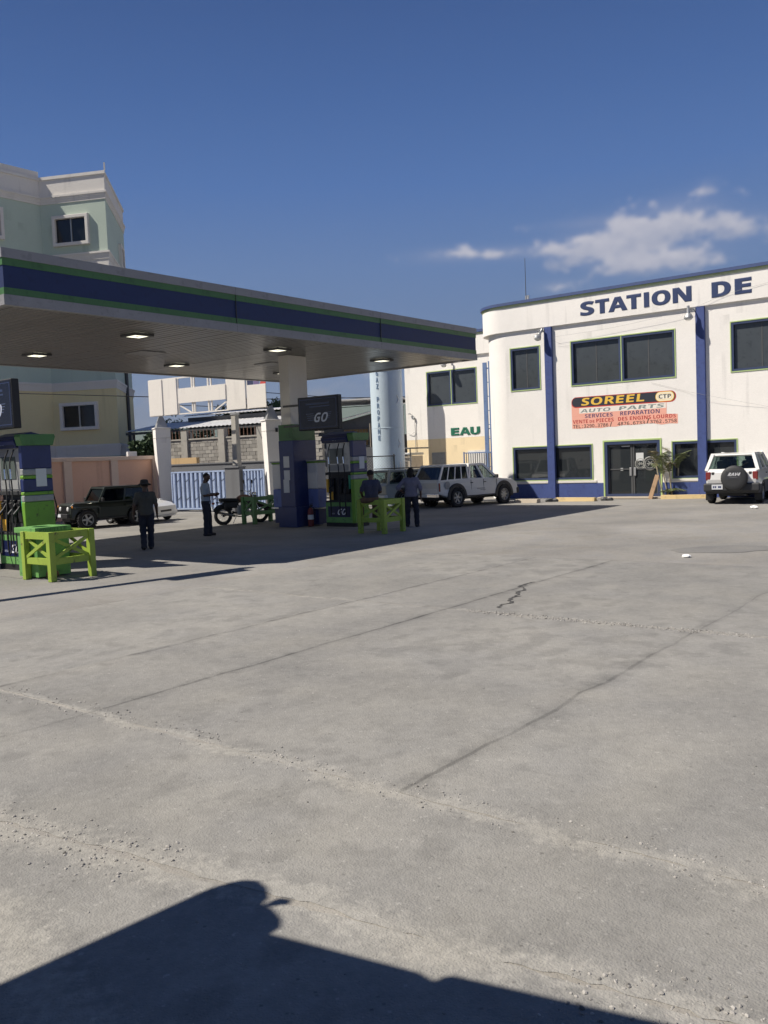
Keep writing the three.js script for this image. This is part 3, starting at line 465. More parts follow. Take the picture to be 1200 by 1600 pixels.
// ---------- the annex with EAU ----------
{
  const Z = -5.2, b = thing('annex_building', 'white and pale yellow wing with green EAU letters, set back behind the rounded corner', 'building', FAC, FTURN);
  const rc = (a0, a1, b0, b1) => [[a0, b0], [a1, b0], [a1, b1], [a0, b1]];
  part('wall', mv(prism(rc(-11.1, -3.5, 2.86, 8), .22, 0, [rc(-9.69, -6.63, 4.57, 6.38)]), 0, 0, Z - .11), M.white, b); part('side_wall', bb(-11.1, -10.88, 0, 8, -12, Z - .221), M.white, b);
  part('room', [bb(-10.8, -5, 4, 4.1, -8, Z - .22), bb(-10.8, -5, 7, 7.1, -8, Z - .22), bb(-10.8, -5, 4, 7.1, -8.1, -8)], M.room, b);
  part('yellow_wall', bb(-11.1, -3.5, 0, 2.858, Z - .22, Z), M.cream, b);
  const par = part('parapet', bb(-11.2, -3.5, 7.0, 8.1, Z - .2, Z + .1), M.white, b); part('coping', bb(-11.3, -3.5, 8.08, 8.22, Z - .25, Z + .18), M.capNavy, par); part('green_line', [bb(-11.2, -3.5, 7.98, 8.0, Z, Z + .112), bb(-11.2, -3.5, 8.04, 8.06, Z, Z + .118)], M.trimGreen, par);
  part('roof', bb(-11, -3.5, 7.2, 7.3, -12, Z - .22), M.offwhite, b);
  WINDOW(b, -9.69, -6.63, 4.57, 6.38, [], { z: Z, mid: [-8.17] });
  for (const [c, u, w] of [['E', -8.27, .50], ['A', -7.74, .66], ['U', -7.10, .58]]) { const o = part('letter', letterGeo(c, .39, w, .03, .034), M.eau, b); o.position.set(u, 2.985, Z + .002); }
  part('door', [bb(-9.5, -8.66, 0, 2.14, Z, Z + .03), bb(-9.4, -8.76, .1, 2.04, Z + .03, Z + .04)], M.pumpGrey, b); part('door', [bb(-7.28, -6.2, 0, 2.17, Z, Z + .03), bb(-7.2, -6.28, .1, 2.08, Z + .03, Z + .04)], M.boxWhite, b);
  const l = thing('blue_ladder', 'tall blue steel ladder with two rails at the corner beside the EAU wall', 'ladder', FAC, FTURN);
  part('rail', bb(-6.06, -5.84, 0, 6.5, Z + .3, Z + .36), M.ladderBlue, l); part('rail', bb(-5.74, -5.64, 0, 6.55, Z + .3, Z + .36), M.ladderBlue, l);
  for (let i = 0; i < 9; i++) part('rung', bb(-5.84, -5.74, .6 + i * .7, .64 + i * .7, Z + .31, Z + .35), M.ladderBlue, l);
  part('wall_bracket', [bb(-5.95, -5.9, 6.2, 6.25, Z, Z + .3), bb(-5.95, -5.9, 3.2, 3.25, Z, Z + .3)], M.ladderBlue, l);
  const gt = thing('barred_gate', 'low dark barred gate between the ladder and the rounded corner', 'gate', FAC, FTURN);
  part('frame', [bb(-6.55, -4.9, 2.02, 2.07, -3.62, -3.58), bb(-6.55, -4.9, .12, .17, -3.62, -3.58), bb(-6.57, -6.52, 0, 2.1, -3.63, -3.57), bb(-4.95, -4.9, 0, 2.1, -3.63, -3.57)], M.ladderBlue, gt); for (let i = 0; i < 12; i++) part('bar', bb(-6.42 + i * .125, -6.39 + i * .125, .17, 2.02, -3.615, -3.585), M.darkGrey, gt);
  const cb = thing('generator_cabinet', 'beige generator cabinet with dark louvre under a pipe frame beside the gas tank', 'generator', FAC, FTURN);
  part('cabinet', bb(-10.1, -9.0, .3, 2.02, -3.6, -2.5, .03), M.stopGrey, cb); part('louvre', Array.from({ length: 9 }, (_, i) => box(.62, .05, .03, -9.5, 1.0 + i * .09, -2.49, 0, 0, .5)), M.darkGrey, cb); part('plinth', bb(-10.3, -8.8, 0, .3, -3.8, -2.3, .02), M.pumpGrey, cb); part('exhaust_cover', box(1.25, .12, 1.2, -9.6, 2.12, -3.05, .03), M.galv, cb);
  part('frame_pipe', [rod(V(-10.75, 0, -2.2), V(-10.75, 2.4, -2.2), .035), rod(V(-8.8, 0, -2.2), V(-8.8, 2.4, -2.2), .035), rod(V(-10.75, 2.4, -2.2), V(-8.8, 2.4, -2.2), .035), rod(V(-10.75, 1.8, -2.2), V(-8.8, 1.8, -2.2), .02), rod(V(-8.8, 2.4, -2.2), V(-8.8, 2.4, -3.8), .035)], M.darkGrey, cb);
  const wt = thing('wall_pipe', 'thin bent pipe with a tap climbing the left end of the annex wall', 'pipe', FAC, FTURN);
  part('pipe', [tube([V(-10.5, 2.2, Z + .05), V(-10.5, 3.6, Z + .05), V(-10.52, 4.1, Z + .08), V(-10.75, 4.25, Z + .12)], .018, 16, 5), tube([V(-10.5, 3.3, Z + .05), V(-10.7, 3.2, Z + .08), V(-10.95, 3.22, Z + .05)], .012, 8, 5)], M.galv, wt); part('valve', [box(.08, .12, .1, -10.55, 4.0, Z + .08, .01), box(.12, .06, .08, -10.8, 4.27, Z + .12, .01)], M.galv, wt);
  const fl = dup(scene.getObjectByName('floodlight'), 'grey floodlight above the EAU wing window, under the canopy edge', [FAC[0] + Math.cos(FTURN) * -8.2 + Math.sin(FTURN) * Z, 6.6, FAC[2] - Math.sin(FTURN) * -8.2 + Math.cos(FTURN) * Z], FTURN);
}
// ---------- gas tank with its fence ----------
{
  const t = thing('gas_tank', 'tall pale blue upright cylinder lettered GAZ PROPANE beside the annex', 'gas tank', [.3, 0, -36.2]);
  const r = .665;
  part('shell', [lathe([[r, .9], [r, 6.9], [r * .93, 7.2], [r * .7, 7.45], [r * .35, 7.56], [0.001, 7.6]], 40)], M.tank, t);
  const sk = new THREE.CylinderGeometry(r * .995, r * .995, .9, 40, 1, true); part('skirt', mv(sk, 0, .45, 0), M.tank, t);
  for (const y of [.9, 3.2, 5.5]) part('weld_seam', mv(new THREE.TorusGeometry(r, .012, 5, 40).rotateX(Math.PI / 2), 0, y, 0), M.tank, t);
  for (const a of [-12, -62]) { const g = prism((() => { const s = new THREE.Shape(); s.moveTo(-.3, 0); s.lineTo(.3, 0); s.lineTo(.3, .55); s.absarc(0, .55, .3, 0, Math.PI, false); s.closePath(); return s; })(), .04); const o = part('skirt_opening', g, M.black, t); o.rotation.y = a * RAD; o.position.set(Math.sin(a * RAD) * r, .3, Math.cos(a * RAD) * r); }
  'GAZ PROPANE'.split('').forEach((c, i) => { if (c === ' ') return; const a = -33 * RAD, o = part('letter', letterGeo(c, .20, .105, .03), M.tankMark, t); o.rotation.y = a; o.position.set(Math.sin(a) * (r - .017) - Math.cos(a) * .052, 5.32 - i * .262, Math.cos(a) * (r - .017) + Math.sin(a) * .052); });
  for (const y of [4.35, 2.55]) { const a = 42 * RAD, o = part('arrow_mark', [bar(V(-.05, .16, .008), V(.05, 0, .008), .035, .02), bar(V(.05, 0, .008), V(-.05, -.16, .008), .035, .02)], M.tankMarkWhite, t); o.rotation.y = a; o.position.set(Math.sin(a) * r, y, Math.cos(a) * r); }
  { const a = 36 * RAD, o = part('number_mark', [bb(-.1, .1, 0, .04, 0, .012), bb(-.1, -.06, -.1, .16, 0, .012), bb(.06, .1, .06, .3, 0, .012), bb(.02, .14, .2, .24, 0, .012)], M.tankMarkWhite, t); o.rotation.y = a; o.position.set(Math.sin(a) * r, 1.5, Math.cos(a) * r); }
  const p = thing('shadow_cylinder', 'slim pale cylinder added unseen behind the big blue tank to shade the annex wall', 'gas tank', [.45, 0, -45.5]);  // hidden cylinder, added to cast the upright shadow on the annex wall
  part('shell', lathe([[.39, .2], [.39, 7.6], [.3, 8.0], [.001, 8.2]], 28), M.tank, p); for (let i = 0; i < 3; i++) part('leg', bb(-.05, .05, 0, .5, -.05, .05).translate(Math.cos(i * 2.1) * .3, 0, Math.sin(i * 2.1) * .3), M.galv, p);
  const f = thing('mesh_fence', 'dark pipe and wire-mesh fence round the foot of the blue gas tank', 'fence', [0, 0, 0]);
  const A = V(-.75, 0, -35.2), B = V(.5, 0, -35.5), C = V(1.3, 0, -37.3), D = V(-1.0, 0, -37.2);
  for (const [a, b] of [[A, B], [B, C], [D, A]]) {
    for (const y of [.12, 1.05, 2.05]) part('rail', rod(a.clone().setY(y), b.clone().setY(y), .022, 6), M.darkGrey, f);
    part('post', rod(a, a.clone().setY(2.12), .03, 7), M.darkGrey, f);
    const L = a.distanceTo(b), g = [], n = Math.round(L / .12), dir = b.clone().sub(a).normalize();
    for (let i = -14; i < n; i++) for (const s of [0, 1]) { let x0 = i * .12, x1 = x0 + 1.9, y0 = .13, y1 = 2.03; if (x0 < 0) { y0 += -x0; x0 = 0; } if (x1 > L) { y1 -= x1 - L; x1 = L; } if (x1 <= x0 + .02) continue; const q = (x, y) => a.clone().addScaledVector(dir, s ? L - x : x).setY(y); g.push(rod(q(x0, y0), q(x1, y1), .0032, 3)); }
    const m = part('wire_mesh', g, M.galv, f); m.userData.kind = 'stuff';
  }
}
// ---------- canopy ----------
{
  const L = 16.6, Wd = 8.9, H = 5.14, FH = 1.06;
  const c = thing('forecourt_canopy', 'long flat petrol station canopy with blue and green striped edge and lit ceiling', 'canopy', [P2.x, 0, P2.z], TURN);
  // local x: -L..0, local z: -Wd..0 (0 = the front edge)
  const stripe = (name, f0, f1, m, out) => { const y1 = H + FH * (1 - f0), y0 = H + FH * (1 - f1), t = .10, o = out; return part(name, [bb(-L - o, o, y0, y1, -t, o), bb(-L - o, o, y0, y1, -Wd - o, -Wd + t), bb(-L - o, -L + t, y0, y1, -Wd + t, -t), bb(-t, o, y0, y1, -Wd + t, -t)], m, c); };
  stripe('top_fascia', 0, .17, M.fasciaGrey, .03); stripe('green_stripe', .17, .30, M.fasciaGreen, .012); stripe('blue_stripe', .30, .69, M.fasciaBlue, 0); stripe('green_stripe', .69, .815, M.fasciaGreen, .012); stripe('bottom_fascia', .815, 1, M.fasciaGrey, .03);
  part('fascia_joint', [5.2, 10.8].map(x => bb(-x - .003, -x + .003, H + .005, H + FH - .01, -.02, .0308)), M.darkGrey, c);
  part('deck', bb(-L + .1, -.1, H + .62, H + .72, -Wd + .1, -.1), M.roofMetal, c);
  // ceiling of narrow metal strips running across
  const n = 82, pw = (L - .2) / n, lights = []; for (const a of [-2.9, -7.65, -12.35]) for (const z of [-1.78, -6.2]) lights.push([a, z]);
  const shared = {};
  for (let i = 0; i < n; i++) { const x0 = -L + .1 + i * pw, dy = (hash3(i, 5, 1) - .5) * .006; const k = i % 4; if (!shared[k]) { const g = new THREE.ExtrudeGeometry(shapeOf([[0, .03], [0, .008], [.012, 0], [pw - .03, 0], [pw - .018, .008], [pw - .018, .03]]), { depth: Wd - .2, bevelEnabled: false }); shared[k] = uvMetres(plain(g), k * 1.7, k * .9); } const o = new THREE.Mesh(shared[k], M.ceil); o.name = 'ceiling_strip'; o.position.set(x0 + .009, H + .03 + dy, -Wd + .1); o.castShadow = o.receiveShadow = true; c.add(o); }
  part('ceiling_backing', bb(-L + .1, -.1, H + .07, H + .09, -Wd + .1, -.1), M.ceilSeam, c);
  for (const [a, z] of lights) {
    const l = thing('canopy_light', `square lit ceiling lamp, ${a > -4 ? 'at the near-building end' : a < -10 ? 'at the street end' : 'in the middle'} of the ${z > -3 ? 'front' : 'rear'} row under the canopy`, 'ceiling lamp', [P2.x + AX.x * a + BX.x * -z, H, P2.z + AX.z * a + BX.z * -z], TURN, 'square lamps in the canopy ceiling');
    l.scale.set(.82, 1, .82); part('frame', [bb(-.34, .34, -.035, .02, -.34, -.24), bb(-.34, .34, -.035, .02, .24, .34), bb(-.34, -.24, -.035, .02, -.24, .24), bb(.24, .34, -.035, .02, -.24, .24)], M.darkGrey, l);
    const dif = part('diffuser', bb(-.235, .235, -.03, .02, -.235, .235), M.lamp, l); part('bulb_socket', bb(-.05, .05, -.034, -.028, -.05, .05), M.pumpGrey, l);
    const s = new THREE.SpotLight(new THREE.Color().setRGB(1, .93, .72), 2.2, 9, 1.25, .9, 2); s.name = 'lamp_beam'; s.position.set(0, -.08, 0); s.target.position.set(0, -4, 0); s.castShadow = true; l.add(s, s.target);
  }
  for (const [x, z] of [[-10.1, -4.5], [-5.1, -4.6]]) part('access_hatch', bb(x - .4, x + .4, H + .012, H + .024, z - .4, z + .4), M.fasciaGrey, c);
  part('edge_tube', rod(V(-1.6, H - .03, -.35), V(-.45, H - .03, -.30), .022, 8), M.boxWhite, c);
  // columns: long side along the canopy
  const column = (x0, z0, parent) => {
    const k = sub('column', parent, [x0, 0, z0]);
    part('upper_shaft', bb(0, .8, 3.1, H + .03, -.4, 0, .015), M.offwhite, k); part('green_band', bb(-.04, .96, 2.62, 3.1, -.5, .08, .01), M.fasciaGreen, k); part('blue_cladding', bb(-.05, .97, .62, 2.62, -.51, .09, .012), M.pumpNavy, k); part('base_skirt', bb(-.12, 1.06, .0, .62, -.58, .18, .015), M.pumpNavy, k);
    return k;
  };
  column(-6.35, -2.65, c); column(-16.95, -2.65, c);
  // islands under pumps and columns
  for (const x of [-5.7, -16.0]) part('island', prism((() => { const s = new THREE.Shape(); s.moveTo(-.75, -4.4); s.lineTo(-.75, .35); s.absarc(0, .35, .75, Math.PI, 0, true); s.lineTo(.75, -4.4); s.closePath(); return s; })(), .02).rotateX(Math.PI / 2).translate(x, .0, 0), mat([.9, .9, .9], .9, { tex: 'concrete' }), c);
}
// unseen gantry beam, added off the canopy's corner to cast a shadow strip
{
  const g = thing('shadow_gantry', 'unseen steel beam added off the canopy corner to cast the shadow strip', 'gantry');
  const a = V(-7.3, 5.85, -16.0), b = V(-13.5, 5.85, -10.6);
  part('beam', bar(a, b, .16, .22), M.fasciaGrey, g); part('post', rod(V(-13.3, 0, -10.75), V(-13.3, 5.9, -10.75), .11, 12), M.fasciaGrey, g);
  part('panel', bar(V(-8.35, 5.62, -14.72), V(-7.2, 5.62, -15.75), .5, .1), M.fasciaGrey, g);
}
// ---------- pumps ----------
const goTex = canvasTex(512, 256, (x, w, h) => { x.fillStyle = '#121c45'; x.fillRect(0, 0, w, h); fitText(x, 'GO', 200, 200, 210, 145, 'italic bold 100px sans-serif', '#e8eaee', .2); fitText(x, 'delta', 60, 190, 90, 40, 'italic 100px sans-serif', '#b8bfd0'); });
const goTex2 = canvasTex(512, 160, (x, w, h) => { x.fillStyle = '#10183a'; x.fillRect(0, 0, w, h); fitText(x, 'GO', 210, 120, 105, 84, 'bold 100px sans-serif', '#c8ccd6'); });
const goSign = canvasTex(768, 512, (x, w, h) => { x.fillStyle = '#0d1122'; x.fillRect(0, 0, w, h); x.strokeStyle = '#2a3350'; x.lineWidth = 10; x.strokeRect(26, 26, w - 52, h - 52); x.fillStyle = '#56607a'; for (let i = 0; i < 4; i++) { x.fillRect(150 + i * 12, 258 + i * 34, 150, 7); x.fillRect(560, 250 + i * 30, 90 - i * 14, 7); } x.fillStyle = '#333c55'; x.fillRect(150, 90, 460, 26); x.fillRect(220, 140, 400, 18); fitText(x, 'GO', 280, 400, 280, 150, 'italic bold 100px sans-serif', '#aab0bd', .2); });
function makePump(pos, label) {
  const p = thing('fuel_pump', label, 'fuel pump', pos, TURN, 'fuel pumps under the canopy');
  p.scale.x = .82; const z1 = -.10, z0 = -1.15;
  part('base_cabinet', bb(.06, .78, .0, .62, z0, z1, .015), M.binGreen, p);
  const gp = decal('base_panel', .86, .32, printMat(goTex, .4), p, .052, .33, (z0 + z1) / 2, -Math.PI / 2);
  part('nozzle_bay', [bb(.2, .64, .62, 1.5, z0 + .06, z1), bb(.06, .78, .60, .66, z0, z1, .01), bb(.08, .76, 1.42, 1.5, z0 + .02, z1, .01)], M.darkTrim, p);
  for (const z of [-.32, -.62, -.92]) part('nozzle_boot', [bb(.1, .22, .85, 1.32, z - .09, z + .09, .03), box(.12, .2, .1, .12, 1.18, z, .02, 0, 0, .25)], M.black, p);
  part('display_head', bb(.12, .72, 1.5, 2.38, z0 + .08, z1, .02), M.silver, p);
  part('display_screen', bb(.105, .122, 1.75, 2.2, -.95, -.40), mat([.10, .12, .11], .12), p); part('door_panel', bb(.108, .122, 1.54, 1.72, -1.0, -.25), M.pumpGrey, p);
  part('price_strip', [bb(.10, .118, 1.0, 1.4, -.24, -.19), bb(.10, .118, 1.0, 1.4, -.17, -.13)], mat([.05, .42, .22], .4), p);
  part('warning_sticker', bb(.1, .2, .9, 1.3, -1.12, -1.04), M.sticker, p); part('warning_sticker', bb(.094, .104, .68, .92, -1.02, -.86), M.sticker, p);
  const hd = part('header', prism([[.0, 2.38], [.84, 2.38], [.88, 2.5], [.80, 2.6], [.42, 2.68], [.06, 2.6], [-.06, 2.5]], 1.0, .01).translate(0, 0, -.65), M.pumpNavy, p);
  const hl = decal('header_logo', .9, .16, printMat(goTex2, .4), hd, -.036, 2.47, -.65, -Math.PI / 2); hl.rotation.z = 0;
  // the tall end panel, striped
  const col_ = sub('end_panel', p); const st = (name, y0, y1, m, k = 0) => part(name, bb(0 - k, .80 + k, y0, y1, z1, .03 + k, .025), m, col_);
  st('lime_section', 0, 1.28, M.lime); st('grey_band', 1.28, 1.41, M.pumpGrey, -.003); st('lime_band', 1.41, 1.48, M.lime); st('navy_band', 1.48, 1.74, M.pumpNavy, -.003); st('lime_band', 1.74, 1.81, M.lime); st('grey_band', 1.81, 1.94, M.pumpGrey, -.003); st('navy_section', 1.94, 2.43, M.pumpNavy, -.004);
  part('panel_cap', prism([[.0, 2.42], [.80, 2.42], [.87, 2.58], [.85, 2.62], [-.03, 2.62], [-.05, 2.58]], .22, .012).translate(0, 0, -.02), M.pumpGreen, col_);
  part('plinth', bb(.04, .78, -.12, .0, -1.13, .02), M.black, p);
  part('notice', bb(.34, .62, 1.58, 1.94, .028, .036), M.paper, col_);
  // hoses with nozzles
  const hose = (pts) => part('hose', tube(pts, .017, 40, 7), M.rubber, p), noz = (x, y, z, s) => { const n = part('nozzle', [rod(V(x, y, z), V(x + .1 * s, y + .12, z), .022, 8), rod(V(x, y, z), V(x - .12 * s, y - .1, z), .03, 8), rod(V(x - .12 * s, y - .1, z), V(x - .15 * s, y - .24, z), .02, 8)], M.darkTrim, p); return n; };
  for (const z of [-.28, -.50, -.85]) { hose([V(.02, 2.34, z), V(-.10, 2.1, z), V(-.12, 1.5, z + .05), V(-.20, .7, z + .09), V(-.16, .22, z + .07), V(-.08, .3, z + .02), V(-.05, .8, z), V(-.02, 1.02, z)]); part('hose_coupling', rod(V(-.115, 1.95, z + .01), V(-.12, 1.75, z + .03), .024, 8), M.chrome, p); noz(.02, 1.12, z, 1); }
  hose([V(.86, 2.36, -.45), V(.95, 2.1, -.42), V(1.0, 1.6, -.36), V(1.1, 1.0, -.3), V(1.05, .8, -.4), V(.9, 1.0, -.48), V(.84, 1.1, -.5)]); hose([V(.86, 2.36, -.8), V(.94, 1.6, -.8), V(.98, .7, -.8), V(.86, 1.1, -.8)]);
  return p;
}
const pump1 = makePump(site(-16.10, .70, .12), 'green and navy fuel pump behind the lime bin, left edge of the photo');
dup(pump1, 'green and navy fuel pump beside the blue column, in the shade under the canopy', site(-5.98, .62, .12), TURN);
// GO signs on the columns
{
  const s = thing('price_sign', 'dark GO sign box fixed to the blue column in the middle of the canopy', 'sign', site(-6.62, 2.75, 0), TURN, 'GO signs on the canopy columns');
  part('sign_case', bb(-.16, .0, 2.86, 3.82, .82, 2.38, .02), M.black, s); decal('sign_face', 1.5, .9, printMat(goSign, .25), s, -.163, 3.34, 1.60, -Math.PI / 2); part('bracket', [bb(.06, .12, 3.0, 3.06, .0, .9), bb(.06, .12, 3.6, 3.66, .0, .9), bb(-.02, .12, 3.0, 3.66, .86, .92)], M.darkGrey, s);
  dup(s, 'dark GO sign box cut by the left edge of the photo above the first pump', site(-16.22, 2.75, 0), TURN);
}
// service cabinets on the column island, extinguisher
{
  const k = thing('service_cabinet', 'tall white and blue service cabinet on the far side of the blue column', 'cabinet', site(-5.6, 3.95, .06), TURN, 'white and blue service cabinets');
  part('upper_panel', bb(-.15, .25, 1.08, 1.86, -.2, .2, .02), M.boxWhite, k); part('green_edge', bb(-.16, .26, 1.86, 1.91, -.21, .21), M.lime, k); part('cap', bb(-.19, .29, 1.91, 1.95, -.24, .24, .01), M.pumpGrey, k); part('lower_panel', bb(-.15, .25, .5, 1.07, -.2, .2, .02), M.boxBlue, k); part('ledge', bb(-.2, .3, .46, .5, -.25, .25), M.steel, k); part('stand', bb(-.13, .23, 0, .46, -.18, .18), M.pumpNavy, k);
  dup(k, 'white service cabinet between the blue column and the second pump', site(-5.68, 2.36, .06), TURN);
  const e = thing('fire_extinguisher', 'red fire extinguisher in the shade at the foot of the blue column', 'extinguisher', site(-6.15, 2.2, 0.02), TURN);
  part('bottle', lathe([[.001, 0], [.085, 0], [.09, .02], [.09, .44], [.07, .52], [.03, .56], [.001, .57]], 18), M.red, e); part('valve', [cyl(.025, .07, 0, .59, 0), bb(-.02, .1, .61, .64, -.015, .015), bb(-.02, .1, .66, .68, -.015, .015)], M.black, e); part('hose', tube([V(.02, .6, .03), V(.12, .5, .06), V(.1, .2, .08)], .012, 12, 5), M.rubber, e); part('label_band', cyl(.0915, .14, 0, .28, 0), M.paper, e);
  const nt = thing('column_notice', 'three white paper notices taped to the blue column', 'notice', site(-6.404, 2.70, 0), TURN);
  for (const [z, y, h] of [[-.16, 1.98, .34], [-.16, 1.58, .30], [-.2, 1.25, .40]]) part('sheet', bb(-.004, .0, y - h / 2, y + h / 2, z - .12, z + .12), M.paper, nt);
}
// lime guard rails round the island ends
function guard(label, a, b, la, lb, m, sides) {
  const g = thing('guard_rail', label, 'guard rail', site(a, b), TURN, 'lime green wooden guard rails');
  // front along +x at z = 0, sides run to -z
  const T = .115, H0 = .90; const posts = [[0, 0], [la, 0]]; if (sides.l) posts.push([0, -lb]); if (sides.r) posts.push([la, -lb]);
  for (const [x, z] of posts) part('post', bb(x - T / 2, x + T / 2, 0, H0, z - T / 2, z + T / 2, .008), m, g);
  const face = (ax, az, bx, bz) => { const A = V(ax, 0, az), B = V(bx, 0, bz), d = B.clone().sub(A).normalize(), a2 = A.clone().addScaledVector(d, T / 2), b2 = B.clone().addScaledVector(d, -T / 2); const at = (p, y) => p.clone().setY(y); const nrm = V(-d.z, 0, d.x);
    part('rail', bar(at(a2, .83), at(b2, .83), .13, .06, nrm), m, g); part('rail', bar(at(a2, .36), at(b2, .36), .12, .055, nrm), m, g);
    const inn = nrm.clone().multiplyScalar(.016); part('brace', bar(at(a2, .42).add(inn), at(b2, .77).add(inn), .06, .03, nrm), m, g); inn.multiplyScalar(-1); part('brace', bar(at(a2, .77).add(inn), at(b2, .42).add(inn), .06, .03, nrm), m, g); };
  face(0, 0, la, 0); if (sides.l) face(0, 0, 0, -lb); if (sides.r) face(la, 0, la, -lb); return g;
}
guard('lime green X-braced wooden rail round the bin, sunlit at the left', -16.75, -1.26, .82, .86, M.lime2, { l: 1, r: 1 });
guard('green X-braced wooden rail on which a person sits', -7.5, -1.66, .80, .80, M.lime2, { l: 1, r: 1 });
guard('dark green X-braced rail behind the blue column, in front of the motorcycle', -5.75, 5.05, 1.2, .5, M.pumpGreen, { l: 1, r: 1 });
{
  const b = thing('rubbish_bin', 'square light green bin with round hole lettered POUBELLE inside the first rail', 'bin', site(-16.35, -.35, 0), TURN);
  const W = .66, s = new THREE.Shape(); s.moveTo(-W / 2, -W / 2); s.lineTo(W / 2, -W / 2); s.lineTo(W / 2, W / 2); s.lineTo(-W / 2, W / 2); s.closePath();
  const hole = Array.from({ length: 24 }, (_, i) => [Math.cos(i / 24 * 6.283) * .2, Math.sin(i / 24 * 6.283) * .2]);
  part('side_panel', bb(-W / 2, W / 2, .04, .86, W / 2 - .025, W / 2), M.binGreen, b); part('side_panel', bb(-W / 2, W / 2, .04, .86, -W / 2, -W / 2 + .025), M.binGreen, b); part('side_panel', bb(-W / 2, -W / 2 + .025, .04, .86, -W / 2 + .025, W / 2 - .025), M.binGreen, b); part('side_panel', bb(W / 2 - .025, W / 2, .04, .86, -W / 2 + .025, W / 2 - .025), M.binGreen, b);
  part('lid', prism(shapeOf([[-W / 2 - .03, -W / 2 - .03], [W / 2 + .03, -W / 2 - .03], [W / 2 + .03, W / 2 + .03], [-W / 2 - .03, W / 2 + .03]]), .1, .008, [hole]).rotateX(Math.PI / 2).translate(0, .91, 0), M.binGreen, b); part('liner', bb(-W / 2 + .03, W / 2 - .03, .06, .5, -W / 2 + .03, W / 2 - .03), M.black, b);
  'POUBELLE'.split('').forEach((c, i) => { const o = part('letter', letterGeo(c, .07, .058, .006), M.pumpGreen, b); o.position.set(-.28 + i * .072, .875, W / 2 + .036); });
  const s2 = thing('sack', 'small brown tied sack lying under the first green rail', 'sack', [-6.32, 0, -16.25], .6);
  part('body', (() => { const g = new THREE.SphereGeometry(.13, 18, 12), p = g.attributes.position; for (let i = 0; i < p.count; i++) { const y = p.getY(i), k = 1 + .3 * (fbm3(p.getX(i) * 9, y * 9, p.getZ(i) * 9, 3) - .5); p.setXYZ(i, p.getX(i) * 1.25 * k, Math.max(-.075, y * .72 * k), p.getZ(i) * .85 * k); } g.computeVertexNormals(); return g.translate(0, .075, 0); })(), M.brown, s2); part('tied_neck', lathe([[.07, 0], [.03, .05], [.035, .07], [.06, .13], [.001, .12]], 12).rotateZ(.4).translate(-.02, .13, 0), M.brown, s2);
}
